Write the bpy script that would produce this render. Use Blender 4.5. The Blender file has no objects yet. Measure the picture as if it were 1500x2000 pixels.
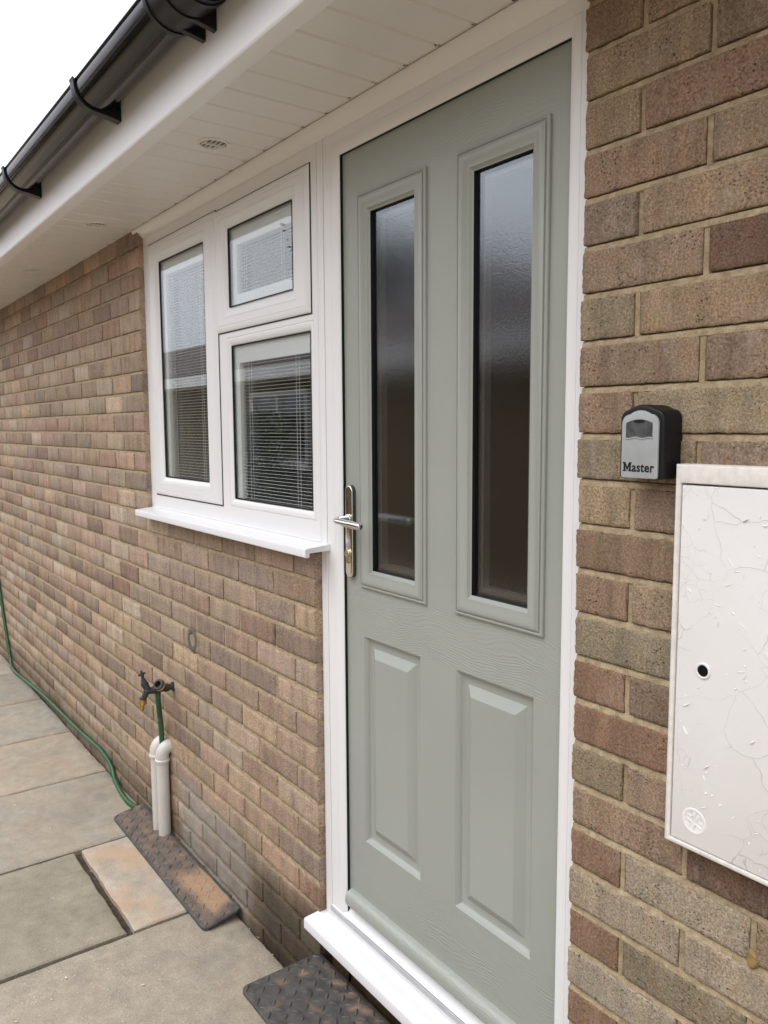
import bpy, bmesh, math, random
from mathutils import Vector, Matrix, noise
R = math.radians
SC = bpy.context.scene
COL = SC.collection
random.seed(7)

# ------------------------------------------------------------------ camera
cam_d = bpy.data.cameras.new('camera'); cam = bpy.data.objects.new('camera', cam_d); COL.objects.link(cam)
YAW, PITCH, ROLL = 0.9443, -0.1053, -0.0056
CAM = Vector((0.8959, -1.049, 1.5518))
cy, sy, cp, sp = math.cos(YAW), math.sin(YAW), math.cos(PITCH), math.sin(PITCH)
fw = Vector((-sy*cp, cy*cp, sp)); rt = Vector((cy, sy, 0)); up = rt.cross(fw)
cr, sr = math.cos(ROLL), math.sin(ROLL)
rt, up = cr*rt + sr*up, -sr*rt + cr*up
cam.matrix_world = Matrix(((rt.x, up.x, -fw.x, CAM.x), (rt.y, up.y, -fw.y, CAM.y), (rt.z, up.z, -fw.z, CAM.z), (0, 0, 0, 1)))
cam_d.sensor_fit = 'HORIZONTAL'; cam_d.sensor_width = 36.0; cam_d.lens = 1571.14/1500*36
cam_d.clip_start = 0.02; cam_d.clip_end = 400
SC.camera = cam

# ------------------------------------------------------------------ overcast daylight
SUN_EL, SUN_AZ = R(61), R(192)          # azimuth measured from +y towards +x: the sun stands in front of the wall
w = bpy.data.worlds.new('World'); SC.world = w; w.use_nodes = True
wn = w.node_tree; wn.nodes.clear()
sky = wn.nodes.new('ShaderNodeTexSky'); sky.sky_type = 'NISHITA'; sky.sun_disc = False
sky.sun_elevation = SUN_EL; sky.sun_rotation = SUN_AZ; sky.dust_density = 2.0; sky.air_density = 1.0; sky.ozone_density = 1.0
hs = wn.nodes.new('ShaderNodeHueSaturation'); hs.inputs['Saturation'].default_value = 0.16
bg = wn.nodes.new('ShaderNodeBackground'); bg.inputs['Strength'].default_value = 0.15
wo = wn.nodes.new('ShaderNodeOutputWorld')
# a closed cloud deck over the sky: a little brighter overhead than near the horizon
tc = wn.nodes.new('ShaderNodeTexCoord'); sx = wn.nodes.new('ShaderNodeSeparateXYZ'); wn.links.new(tc.outputs['Generated'], sx.inputs[0])
mr = wn.nodes.new('ShaderNodeMapRange'); wn.links.new(sx.outputs['Z'], mr.inputs[0])
mr.inputs[1].default_value = 0.0; mr.inputs[2].default_value = 1.0; mr.inputs[3].default_value = 6.5; mr.inputs[4].default_value = 21.0
cl = wn.nodes.new('ShaderNodeCombineColor'); wn.links.new(mr.outputs[0], cl.inputs[0]); wn.links.new(mr.outputs[0], cl.inputs[1]); 
blu = wn.nodes.new('ShaderNodeMath'); blu.operation = 'MULTIPLY'; blu.inputs[1].default_value = 1.07; wn.links.new(mr.outputs[0], blu.inputs[0]); wn.links.new(blu.outputs[0], cl.inputs[2])
mxw = wn.nodes.new('ShaderNodeMix'); mxw.data_type = 'RGBA'; mxw.inputs[0].default_value = 0.8
wn.links.new(sky.outputs[0], hs.inputs['Color']); wn.links.new(hs.outputs[0], mxw.inputs[6]); wn.links.new(cl.outputs[0], mxw.inputs[7])
wn.links.new(mxw.outputs[2], bg.inputs['Color']); wn.links.new(bg.outputs[0], wo.inputs['Surface'])
sd = bpy.data.lights.new('sun', 'SUN'); sun = bpy.data.objects.new('sun', sd); COL.objects.link(sun)
sd.energy = 1.1; sd.angle = R(45); sd.color = (1, 0.985, 0.96)
sdir = Vector((math.sin(SUN_AZ)*math.cos(SUN_EL), math.cos(SUN_AZ)*math.cos(SUN_EL), math.sin(SUN_EL)))
sun.rotation_euler = sdir.to_track_quat('Z', 'Y').to_euler(); sun.location = sdir*30
vs = SC.view_settings
vs.view_transform = 'Standard'; vs.look = 'None'; vs.gamma = 1; vs.use_curve_mapping = False; vs.exposure = 0.12
SC.cycles.use_denoising = True
SC.cycles.max_bounces = 10; SC.cycles.diffuse_bounces = 5; SC.cycles.glossy_bounces = 5; SC.cycles.transparent_max_bounces = 16
SC.cycles.sample_clamp_indirect = 8; SC.cycles.caustics_reflective = False; SC.cycles.caustics_refractive = False

# ------------------------------------------------------------------ material helpers
class NT:
    def __init__(s, name):
        s.m = bpy.data.materials.new(name); s.m.use_nodes = True; s.t = s.m.node_tree; s.t.nodes.clear()
        s.out = s.n('OutputMaterial'); s._pos = None
    def n(s, kind, **kw):
        nd = s.t.nodes.new('ShaderNode'+kind)
        for k, v in kw.items():
            if hasattr(nd, k): setattr(nd, k, v)
        return nd
    def L(s, a, b): s.t.links.new(a, b)
    def setin(s, nd, name, v):
        if v is None: return
        i = nd.inputs[name] if not isinstance(name, int) else nd.inputs[name]
        if isinstance(v, bpy.types.NodeSocket): s.L(v, i)
        else:
            if hasattr(i, 'default_value') and isinstance(v, tuple) and len(v) == 3 and i.type == 'RGBA': v = v + (1,)
            i.default_value = v
    def pos(s):
        if s._pos is None: s._pos = s.n('NewGeometry').outputs['Position']
        return s._pos
    def scaled(s, sc, off=None):
        m = s.n('Mapping'); s.L(s.pos(), m.inputs['Vector']); m.inputs['Scale'].default_value = sc
        if off is not None: s.setin(m, 'Location', off)
        return m.outputs[0]
    def noise(s, sc=(1, 1, 1), scale=5.0, detail=4.0, rough=.55, dist=0.0, off=None, col=False):
        nd = s.n('TexNoise'); s.L(s.scaled(sc, off), nd.inputs['Vector'])
        nd.inputs['Scale'].default_value = scale; nd.inputs['Detail'].default_value = detail
        nd.inputs['Roughness'].default_value = rough; nd.inputs['Distortion'].default_value = dist
        return nd.outputs['Color' if col else 'Fac']
    def voro(s, scale=5.0, feature='F1', sc=(1, 1, 1), vec=None, rnd=1.0):
        nd = s.n('TexVoronoi'); nd.feature = feature; s.L(vec if vec is not None else s.scaled(sc), nd.inputs['Vector'])
        nd.inputs['Scale'].default_value = scale; nd.inputs['Randomness'].default_value = rnd
        return nd
    def math(s, op, a, b=0.0, c=None, clamp=False):
        nd = s.n('Math'); nd.operation = op; nd.use_clamp = clamp
        s.setin(nd, 0, a); s.setin(nd, 1, b)
        if c is not None: s.setin(nd, 2, c)
        return nd.outputs[0]
    def ramp(s, fac, stops, interp='LINEAR'):
        nd = s.n('ValToRGB'); cr_ = nd.color_ramp; cr_.interpolation = interp
        while len(cr_.elements) < len(stops): cr_.elements.new(.5)
        for e, (p, c) in zip(cr_.elements, stops):
            e.position = p; e.color = (c, c, c, 1) if isinstance(c, (int, float)) else tuple(c)+(1,)
        s.L(fac, nd.inputs[0]); return nd.outputs[0]
    def remap(s, v, a, b, c=0.0, d=1.0):
        nd = s.n('MapRange'); nd.clamp = True
        s.setin(nd, 0, v); s.setin(nd, 1, a); s.setin(nd, 2, b); s.setin(nd, 3, c); s.setin(nd, 4, d); return nd.outputs[0]
    def mix(s, fac, a, b, mode='MIX'):
        nd = s.n('Mix'); nd.data_type = 'RGBA'; nd.blend_type = mode
        s.setin(nd, 0, fac); s.setin(nd, 6, a); s.setin(nd, 7, b); return nd.outputs[2]
    def xyz(s):
        nd = s.n('SeparateXYZ'); s.L(s.pos(), nd.inputs[0]); return nd.outputs
    def attr(s, name, out='Color'):
        nd = s.n('Attribute'); nd.attribute_name = name; return nd.outputs[out]
    def bump(s, h, dist=.001, strength=1.0, normal=None):
        nd = s.n('Bump'); s.setin(nd, 'Height', h); nd.inputs['Distance'].default_value = dist; nd.inputs['Strength'].default_value = strength
        if normal is not None: s.L(normal, nd.inputs['Normal'])
        return nd.outputs[0]
    def principled(s, color, rough=.5, spec=.5, metal=0.0, normal=None, coat=0.0):
        p = s.n('BsdfPrincipled')
        s.setin(p, 'Base Color', color); s.setin(p, 'Roughness', rough); s.setin(p, 'Metallic', metal)
        s.setin(p, 'Specular IOR Level', spec); s.setin(p, 'Coat Weight', coat)
        if normal is not None: s.L(normal, p.inputs['Normal'])
        s.L(p.outputs[0], s.out.inputs['Surface']); return p

def simple(name, color, rough=.5, spec=.5, metal=0.0, var=.06, vscale=30, bump=0.0, bscale=300, dirt=0.0):
    m = NT(name)
    f = m.noise(scale=vscale, detail=4)
    lo = tuple(c*(1-var) for c in color); hi = tuple(min(1, c*(1+var)) for c in color)
    c = m.ramp(f, [(.3, lo), (.7, hi)])
    if dirt:
        d = m.ramp(m.noise(scale=9, detail=8, rough=.75), [(.5, 0.0), (.72, dirt)])
        c = m.mix(d, c, (.10, .085, .06))
    n = m.bump(m.noise(scale=bscale, detail=2), .0006, bump) if bump else None
    r = m.remap(m.noise(scale=vscale*1.7, detail=3), .3, .7, max(0, rough-.06), rough+.06)
    m.principled(c, r, spec, metal, n)
    return m.m

# ------------------------------------------------------------------ mesh helpers
WL = {}
def link(o): COL.objects.link(o); return o
def thing(name, label, cat, loc=(0, 0, 0), group=None, kind=None):
    o = bpy.data.objects.new(name, None); link(o); o.empty_display_size = .05; o.location = loc
    o['label'] = label; o['category'] = cat
    if group: o['group'] = group
    if kind: o['kind'] = kind
    WL[o.name] = Vector(loc); return o
def tag(o, label, cat, group=None, kind=None):
    if label: o['label'] = label
    if cat: o['category'] = cat
    if group: o['group'] = group
    if kind: o['kind'] = kind
    return o
def obj(name, bm, mats, parent=None, loc=None, smooth=True, angle=32, label=None):
    """links the bmesh (built in world coordinates) as ONE mesh object; LOC is its own origin when it is top level"""
    me = bpy.data.meshes.new(name)
    org = WL[parent.name] if parent is not None else Vector(loc or (0, 0, 0))
    if org.length > 0: bmesh.ops.translate(bm, verts=bm.verts, vec=-org)
    bm.normal_update(); bm.to_mesh(me); bm.free()
    for m in (mats if isinstance(mats, (list, tuple)) else [mats]): me.materials.append(m)
    if smooth:
        me.polygons.foreach_set('use_smooth', [True]*len(me.polygons))
        me.set_sharp_from_angle(angle=R(angle))
    o = bpy.data.objects.new(name, me); link(o)
    if parent is not None: o.parent = parent
    else: o.location = org
    WL[o.name] = org
    if label: o['label'] = label
    return o
def BM(): return bmesh.new()
def face(bm, pts, mi=0):
    f = bm.faces.new([bm.verts.new(p) for p in pts]); f.material_index = mi; return f
def box(bm, x0, x1, y0, y1, z0, z1, bev=0.0, seg=2, mi=0):
    vs_ = [bm.verts.new((x, y, z)) for z in (z0, z1) for y in (y0, y1) for x in (x0, x1)]
    fs = [bm.faces.new([vs_[i] for i in q]) for q in ((0, 2, 3, 1), (4, 5, 7, 6), (0, 1, 5, 4), (2, 6, 7, 3), (0, 4, 6, 2), (1, 3, 7, 5))]
    for f in fs: f.material_index = mi
    if bev > 0:
        es = list({e for f in fs for e in f.edges})
        r_ = bmesh.ops.bevel(bm, geom=es, offset=bev, segments=seg, affect='EDGES', profile=.5)
        for f in r_['faces']: f.material_index = mi
def ring(bm, x0, x1, z0, z1, prof, sides=(0, 1, 2, 3), mi=0):
    """mitred rectangular frame in the xz plane; PROF: (inset | (l, r, b, t), y), outer edge first"""
    rects = []
    for d, y in prof:
        l, r, b, t = d if isinstance(d, tuple) else (d,)*4
        rects.append([bm.verts.new(p) for p in ((x0+l, y, z0+b), (x1-r, y, z0+b), (x1-r, y, z1-t), (x0+l, y, z1-t))])
    for a, b in zip(rects, rects[1:]):
        for s in sides:
            f = bm.faces.new((a[s], a[(s+1) % 4], b[(s+1) % 4], b[s])); f.material_index = mi
    return rects
def prism(bm, poly, a0, a1, axis='x', mi=0, caps=True):
    """POLY in (y,z) for axis x, (x,z) for axis y, (x,y) for axis z"""
    def P(p, a): return (a, p[0], p[1]) if axis == 'x' else ((p[0], a, p[1]) if axis == 'y' else (p[0], p[1], a))
    A = [bm.verts.new(P(p, a0)) for p in poly]; B = [bm.verts.new(P(p, a1)) for p in poly]
    n = len(poly); fs = []
    for i in range(n): fs.append(bm.faces.new((A[i], A[(i+1) % n], B[(i+1) % n], B[i])))
    if caps: fs.append(bm.faces.new(A[::-1])); fs.append(bm.faces.new(B))
    for f in fs: f.material_index = mi
    bmesh.ops.recalc_face_normals(bm, faces=fs)
    return fs
def smoothpath(pts, n=8):
    P = [Vector(p) for p in pts]; P = [P[0]*2-P[1]] + P + [P[-1]*2-P[-2]]; out = []
    for i in range(1, len(P)-2):
        for k in range(n):
            t = k/n; a, b, c, d = P[i-1], P[i], P[i+1], P[i+2]
            out.append(.5*((2*b)+(c-a)*t+(2*a-5*b+4*c-d)*t*t+(3*b-a-3*c+d)*t**3))
    out.append(P[-2]); return out
def tube(bm, pts, r, n=12, caps=True, mi=0):
    pts = [Vector(p) for p in pts]; rr = r if isinstance(r, (list, tuple)) else [r]*len(pts)
    t0 = (pts[1]-pts[0]).normalized(); u = t0.orthogonal().normalized(); rings = []
    for i, p in enumerate(pts):
        t = (pts[min(i+1, len(pts)-1)]-pts[max(i-1, 0)]).normalized()
        u = (u-t*u.dot(t)).normalized(); v = t.cross(u)
        rings.append([bm.verts.new(p+(u*math.cos(2*math.pi*k/n)+v*math.sin(2*math.pi*k/n))*rr[i]) for k in range(n)])
    for a, b in zip(rings, rings[1:]):
        for k in range(n):
            f = bm.faces.new((a[k], a[(k+1) % n], b[(k+1) % n], b[k])); f.material_index = mi
    if caps:
        f = bm.faces.new(rings[0][::-1]); f.material_index = mi; f = bm.faces.new(rings[-1]); f.material_index = mi
def lathe(bm, o, ax, prof, n=20, mi=0):
    """PROF: (distance along the axis, radius)"""
    o = Vector(o); ax = Vector(ax).normalized(); u = ax.orthogonal().normalized(); v = ax.cross(u); rings = []
    for t, r in prof:
        rings.append([bm.verts.new(o+ax*t+(u*math.cos(2*math.pi*k/n)+v*math.sin(2*math.pi*k/n))*max(r, 1e-5)) for k in range(n)])
    for a, b in zip(rings, rings[1:]):
        for k in range(n):
            f = bm.faces.new((a[k], a[(k+1) % n], b[(k+1) % n], b[k])); f.material_index = mi

# ------------------------------------------------------------------ materials
def brick_material():
    m = NT('brick'); col = m.attr('brick_col'); idv = m.attr('brick_col', 'Alpha')
    sep = m.xyz(); x, y, z = sep[0], sep[1], sep[2]
    offv = m.n('CombineXYZ'); m.setin(offv, 0, m.math('MULTIPLY', idv, 37.0)); m.setin(offv, 2, m.math('MULTIPLY', idv, 91.0))
    # firing bands that run up the brick, blotches, grit and pits
    band = m.noise(sc=(26, 26, 3.0), scale=1.0, detail=3, rough=.6, off=offv.outputs[0])
    c = m.mix(1.0, col, m.ramp(band, [(.27, (.74, .73, .73)), (.5, (1, 1, 1)), (.73, (1.20, 1.17, 1.12))]), 'MULTIPLY')
    blot = m.noise(scale=34, detail=5, rough=.7, off=offv.outputs[0])
    c = m.mix(m.remap(blot, .52, .72, 0, .55), c, m.mix(1.0, c, (1.14, .88, .76), 'MULTIPLY'))
    smut = m.noise(scale=13, detail=6, rough=.75, off=(11, 2, 6)); c = m.mix(m.remap(smut, .50, .70, 0, .55), c, m.mix(1.0, c, (.62, .60, .58), 'MULTIPLY'))
    grit = m.noise(scale=260, detail=5, rough=.85)
    c = m.mix(1.0, c, m.ramp(grit, [(.31, .34), (.5, 1.0), (.69, 1.85)]), 'MULTIPLY')
    pv = m.voro(150, sc=(1, 1, 1.2)); pits = m.remap(pv.outputs['Distance'], .12, .30, 1, 0)
    pmask = m.remap(m.noise(scale=16, detail=4, off=offv.outputs[0]), .46, .62, 0, 1)
    pits = m.math('MULTIPLY', pits, pmask)
    bigv = m.voro(46); bigp = m.math('MULTIPLY', m.remap(bigv.outputs['Distance'], .055, .12, 1, 0), m.remap(m.noise(scale=9, off=(3, 1, 5)), .56, .6, 0, 1))
    pits = m.math('MAXIMUM', pits, bigp)
    c = m.mix(m.math('MULTIPLY', pits, .85), c, (.035, .028, .024))
    # pale bloom in streaks
    bl = m.noise(sc=(1, 1, .35), scale=22, detail=6, rough=.75, off=(7, 0, 3))
    c = m.mix(m.remap(bl, .54, .76, 0, .50), c, (.44, .385, .325))
    c = m.mix(1.0, c, m.attr('stain'), 'MULTIPLY')
    c = m.mix(m.attr('stain', 'Alpha'), c, m.ramp(m.noise(scale=24, detail=6), [(.3, (.215, .20, .175)), (.7, (.36, .335, .295))]))
    h = m.math('ADD', m.math('MULTIPLY', grit, .55), m.math('MULTIPLY', blot, .55))
    h = m.math('SUBTRACT', h, m.math('MULTIPLY', pits, 1.1))
    m.principled(c, .88, .25, 0, m.bump(h, .0022, .9)); return m.m
def mortar_material():
    m = NT('mortar')
    f = m.noise(scale=60, detail=6, rough=.7)
    c = m.ramp(f, [(.25, (.215, .162, .098)), (.5, (.365, .285, .178)), (.75, (.50, .405, .272))])
    g = m.noise(scale=700, detail=2)
    c = m.mix(1.0, c, m.ramp(g, [(.3, .72), (.7, 1.25)]), 'MULTIPLY')
    c = m.mix(1.0, c, m.attr('stain'), 'MULTIPLY')
    c = m.mix(m.math('MULTIPLY', m.attr('stain', 'Alpha'), .8), c, (.27, .25, .225))
    m.principled(c, .92, .2, 0, m.bump(m.math('ADD', f, m.math('MULTIPLY', g, .5)), .0025, .8)); return m.m
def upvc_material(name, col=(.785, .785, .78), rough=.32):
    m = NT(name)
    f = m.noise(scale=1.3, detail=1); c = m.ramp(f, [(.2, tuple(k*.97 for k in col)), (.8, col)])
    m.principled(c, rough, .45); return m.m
def door_material():
    m = NT('sage_green_door'); sep = m.xyz(); z = sep[2]
    a = m.math('MULTIPLY', m.remap(z, 1.035, 1.045, 0, 1), m.remap(z, 1.160, 1.170, 1, 0))
    b = m.remap(z, 2.085, 2.092, 0, 1); c_ = m.remap(z, .508, .518, 1, 0)
    rail = m.math('MAXIMUM', m.math('MAXIMUM', a, b), c_)
    # sculpted grain: long vertical figure on the stiles, cathedral figure on the rails
    vert = m.noise(sc=(230, 230, 6), scale=1, detail=3, rough=.6)
    wv = m.n('TexWave'); wv.wave_type = 'BANDS'; wv.bands_direction = 'Z'; wv.wave_profile = 'SIN'
    warp = m.noise(sc=(4.2, 4.2, 9), scale=1, detail=3, rough=.5, col=True)
    mp = m.n('VectorMath'); mp.operation = 'SCALE'; m.L(warp, mp.inputs[0]); mp.inputs['Scale'].default_value = .085
    ad = m.n('VectorMath'); ad.operation = 'ADD'; m.L(m.pos(), ad.inputs[0]); m.L(mp.outputs[0], ad.inputs[1])
    m.L(ad.outputs[0], wv.inputs['Vector']); wv.inputs['Scale'].default_value = 52; wv.inputs['Distortion'].default_value = 2.2
    wv.inputs['Detail'].default_value = 2; wv.inputs['Detail Scale'].default_value = 2.5
    horiz = m.math('MULTIPLY', wv.outputs['Fac'], m.remap(m.noise(sc=(9, 9, 30), scale=1, detail=2), .3, .6, .25, 1))
    hstr = m.math('MULTIPLY', horiz, m.remap(z, 1.2, 2.0, 1.0, .55))
    hh = m.n('Mix'); m.L(rail, hh.inputs[0]); m.L(m.math('MULTIPLY', vert, .85), hh.inputs[2]); m.L(hstr, hh.inputs[3])
    fine = m.noise(scale=900, detail=2)
    h = m.math('ADD', hh.outputs[0], m.math('MULTIPLY', fine, .10))
    f = m.noise(scale=3, detail=4)
    c = m.ramp(f, [(.3, (.312, .332, .296)), (.7, (.334, .354, .316))])
    sv = m.voro(60); sp_ = m.math('MULTIPLY', m.remap(sv.outputs['Distance'], .02, .05, 1, 0), m.remap(m.noise(scale=8, off=(2, 2, 2)), .6, .63, 0, 1))
    c = m.mix(m.math('MULTIPLY', sp_, .6), c, (.6, .6, .55))
    m.principled(c, .36, .5, 0, m.bump(h, .0007, .55)); return m.m
def slab_material():
    m = NT('paving_slab'); col = m.attr('slab_col')
    big = m.noise(scale=3.2, detail=6, rough=.65); mid = m.noise(scale=17, detail=7, rough=.7); fine = m.noise(scale=260, detail=4, rough=.7)
    c = m.mix(1.0, col, m.ramp(big, [(.28, (.80, .80, .81)), (.5, (1, 1, 1)), (.72, (1.13, 1.11, 1.08))]), 'MULTIPLY')
    c = m.mix(1.0, c, m.ramp(mid, [(.3, .80), (.7, 1.16)]), 'MULTIPLY')
    c = m.mix(1.0, c, m.ramp(fine, [(.3, .70), (.7, 1.28)]), 'MULTIPLY')
    spx = m.math('MULTIPLY', m.remap(m.voro(120).outputs['Distance'], .06, .16, 1, 0), m.remap(m.noise(scale=6, off=(4, 4, 1)), .5, .62, 0, 1))
    c = m.mix(m.math('MULTIPLY', spx, .5), c, (.52, .47, .36))
    # peach iron staining on the small cut slab and near the wall
    pe = m.math('MULTIPLY', m.attr('slab_col', 'Alpha'), m.remap(m.noise(scale=5.5, detail=3, off=(1, 3, 0)), .46, .62, 0, .9))
    c = m.mix(pe, c, (.46, .315, .200))
    h = m.math('ADD', m.math('ADD', m.math('MULTIPLY', big, 1.0), m.math('MULTIPLY', mid, .9)), m.math('MULTIPLY', fine, .22))
    m.principled(c, .8, .3, 0, m.bump(h, .006, .55)); return m.m
def rubber_material():
    m = NT('dirty_rubber')
    f = m.noise(scale=9, detail=7, rough=.7, off=(0, 0, 3)); g = m.noise(scale=300, detail=3)
    c = m.ramp(m.noise(scale=40, detail=5), [(.3, (.040, .039, .039)), (.7, (.090, .084, .078))])
    c = m.mix(m.remap(f, .50, .70, 0, .5), c, (.105, .078, .058))
    c = m.mix(m.attr('dust', 'Fac'), c, m.ramp(g, [(.3, (.27, .165, .095)), (.7, (.40, .265, .165))]))
    m.principled(c, m.remap(f, .4, .65, .42, .8), .4, 0, m.bump(m.math('ADD', g, m.math('MULTIPLY', f, .6)), .0012, .6)); return m.m
def schlick(m, k=.955, f0=.045, gain=1.0):
    g = m.n('NewGeometry'); vm = m.n('VectorMath'); vm.operation = 'DOT_PRODUCT'
    m.L(g.outputs['Normal'], vm.inputs[0]); m.L(g.outputs['Incoming'], vm.inputs[1])
    cth = m.math('ABSOLUTE', vm.outputs['Value']); p = m.math('POWER', m.math('SUBTRACT', 1.0, cth, clamp=True), 5.0)
    return m.math('MULTIPLY', m.math('ADD', m.math('MULTIPLY', p, k), f0), gain, clamp=True)
def clear_glass(name='window_glass', gain=1.15, wave=False):
    m = NT(name); tr = m.n('BsdfTransparent'); tr.inputs[0].default_value = (.95, .97, .965, 1)
    gl = m.n('BsdfGlossy'); gl.inputs['Roughness'].default_value = 0.0; gl.inputs[0].default_value = (.92, .96, 1, 1)
    m.L(m.bump(m.noise(scale=1.6, detail=0), .003, .12), gl.inputs['Normal']) if wave else None
    mx = m.n('MixShader'); m.L(schlick(m, f0=.062, gain=gain), mx.inputs[0]); m.L(tr.outputs[0], mx.inputs[1]); m.L(gl.outputs[0], mx.inputs[2])
    m.L(mx.outputs[0], m.out.inputs['Surface']); return m.m
def obscure_glass():
    m = NT('obscured_door_glass')
    st = m.noise(scale=230, detail=2, rough=.5); wv = m.noise(sc=(1, 1, .55), scale=26, detail=3)
    vst = m.noise(sc=(60, 60, 2.5), scale=1, detail=2)
    nrm = m.bump(m.math('ADD', m.math('ADD', m.math('MULTIPLY', st, .5), m.math('MULTIPLY', wv, .5)), m.math('MULTIPLY', vst, .25)), .0007, .42)
    rf = m.n('BsdfRefraction'); rf.inputs['Roughness'].default_value = .22; rf.inputs['IOR'].default_value = 1.03; rf.inputs[0].default_value = (.62, .60, .55, 1); tr = m.n('BsdfTransparent'); tr.inputs[0].default_value = (.72, .72, .70, 1); m2 = m.n('MixShader'); m2.inputs[0].default_value = .7; m.L(rf.outputs[0], m2.inputs[1]); m.L(tr.outputs[0], m2.inputs[2])
    m.L(nrm, rf.inputs['Normal'])
    gl = m.n('BsdfGlossy'); gl.inputs['Roughness'].default_value = .11; gl.inputs[0].default_value = (.86, .93, 1, 1); m.L(nrm, gl.inputs['Normal'])
    mx = m.n('MixShader'); m.L(schlick(m, gain=3.7), mx.inputs[0]); m.L(m2.outputs[0], mx.inputs[1]); m.L(gl.outputs[0], mx.inputs[2])
    m.L(mx.outputs[0], m.out.inputs['Surface']); return m.m
def cracked_paint():
    m = NT('cracked_white_paint')
    wp = m.noise(scale=9, detail=3, col=True); sc_ = m.n('VectorMath'); sc_.operation = 'SCALE'; m.L(wp, sc_.inputs[0]); sc_.inputs['Scale'].default_value = .07
    ad = m.n('VectorMath'); ad.operation = 'ADD'; m.L(m.pos(), ad.inputs[0]); m.L(sc_.outputs[0], ad.inputs[1])
    v1 = m.voro(13, 'DISTANCE_TO_EDGE', vec=ad.outputs[0]).outputs['Distance']
    v2 = m.voro(46, 'DISTANCE_TO_EDGE', vec=ad.outputs[0]).outputs['Distance']
    m1 = m.remap(m.noise(scale=6, off=(5, 0, 2)), .42, .52, .15, 1); m2 = m.remap(m.noise(scale=8, off=(1, 0, 7)), .55, .60, 0, 1)
    c1 = m.math('MULTIPLY', m.remap(v1, .002, .009, 1, 0), m1); c2 = m.math('MULTIPLY', m.remap(v2, .004, .018, 1, 0), m2)
    ck = m.math('MAXIMUM', c1, m.math('MULTIPLY', c2, .8))
    f = m.noise(scale=5, detail=5); c = m.ramp(f, [(.3, (.70, .685, .665)), (.7, (.77, .76, .745))])
    c = m.mix(m.math('MULTIPLY', ck, .5), c, (.32, .29, .26))
    lift = m.math('MAXIMUM', m.math('MULTIPLY', m.remap(v1, .0, .05, 1, 0), m1), m.math('MULTIPLY', m.remap(v2, 0, .06, .7, 0), m2))
    h = m.math('SUBTRACT', lift, m.math('MULTIPLY', ck, 1.2))
    m.principled(c, .5, .4, 0, m.bump(m.math('ADD', h, m.math('MULTIPLY', m.noise(scale=120), .10)), .00045, .4)); return m.m

M = {}
M['brick'] = brick_material(); M['mortar'] = mortar_material()
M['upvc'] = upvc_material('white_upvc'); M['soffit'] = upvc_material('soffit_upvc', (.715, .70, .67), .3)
M['cill'] = upvc_material('cill_upvc', (.74, .745, .75), .25)
M['door'] = door_material(); M['slab'] = slab_material(); M['rubber'] = rubber_material()
M['glass'] = clear_glass(); M['glass_in'] = clear_glass('inner_window_glass', .8, False); M['obscure'] = obscure_glass(); M['cracked'] = cracked_paint()
M['black'] = simple('black_gasket', (.006, .006, .007), .55, .3)
M['gutter'] = simple('black_gutter_plastic', (.004, .004, .0055), .12, .30, var=.35, vscale=14, dirt=.06)
M['bracket'] = simple('black_bracket_plastic', (.006, .006, .0075), .40, .35, dirt=.06)
M['chrome'] = simple('chrome', (.66, .655, .64), .09, .5, 1.0, var=.03)
M['plate'] = simple('satin_steel_edge', (.13, .133, .13), .28, .5, 1.0, var=.05)
M['brass'] = simple('tarnished_brass', (.62, .43, .18), .33, .5, 1.0, var=.2, vscale=90)
M['cylinder'] = simple('lock_brass', (.60, .52, .36), .25, .5, 1.0)
M['tapgrey'] = simple('dark_tap_plastic', (.035, .037, .042), .5, .4, var=.3, dirt=.3)
M['hose'] = simple('green_hose', (.021, .088, .032), .38, .5, var=.25, vscale=25, bump=.3, bscale=500)
M['pipe'] = simple('white_waste_pipe', (.62, .60, .55), .38, .45, var=.05, vscale=18, dirt=.10)
M['keyblack'] = simple('keysafe_black', (.006, .006, .0075), .5, .3, bump=.3, bscale=900)
M['keygrey'] = simple('keysafe_grey', (.36, .385, .385), .40, .45, var=.07, vscale=24, bump=.15, bscale=900)
M['shutter'] = simple('keysafe_shutter', (.075, .078, .082), .28, .5, var=.5, vscale=55)
M['meterwhite'] = simple('meter_frame_paint', (.70, .67, .62), .55, .35, var=.08, vscale=90, bump=.9, bscale=160, dirt=.22)
M['blind'] = simple('blind_white', (.86, .855, .84), .45, .4, var=.02)
M['ventdark'] = simple('vent_shadow_disc', (.36, .345, .31), .8, .2)
M['timber'] = simple('brown_timber', (.11, .066, .032), .7, .3, var=.35, vscale=35, bump=.5, bscale=200)
M['stepc'] = simple('damp_concrete', (.075, .06, .045), .9, .2, var=.3, vscale=30, bump=1, bscale=200)
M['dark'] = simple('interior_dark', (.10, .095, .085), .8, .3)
M['alu'] = simple('threshold_aluminium', (.55, .55, .55), .35, .5, 1.0)
M['soil'] = simple('dark_joint_soil', (.062, .050, .036), .95, .1, var=.4, vscale=60, bump=1, bscale=250)
M['grit'] = simple('pale_grit', (.62, .55, .42), .8, .3)
M['roof'] = simple('concrete_roof_tile', (.075, .055, .045), .85, .3, var=.3, vscale=9, bump=1, bscale=90)
M['nbrick'] = simple('neighbour_brick', (.155, .118, .072), .9, .2, var=.25, vscale=26, bump=.5, bscale=90)
M['leaf'] = simple('dark_foliage', (.05, .075, .028), .7, .3, var=.4, vscale=6)
M['trunk'] = simple('bark', (.09, .07, .05), .9, .2)
M['ground'] = simple('concrete_ground', (.37, .30, .215), .9, .2, var=.2, vscale=4, bump=.6, bscale=60)
M['fence'] = simple('fence_timber', (.23, .165, .10), .85, .2, var=.3, vscale=18)

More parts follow.
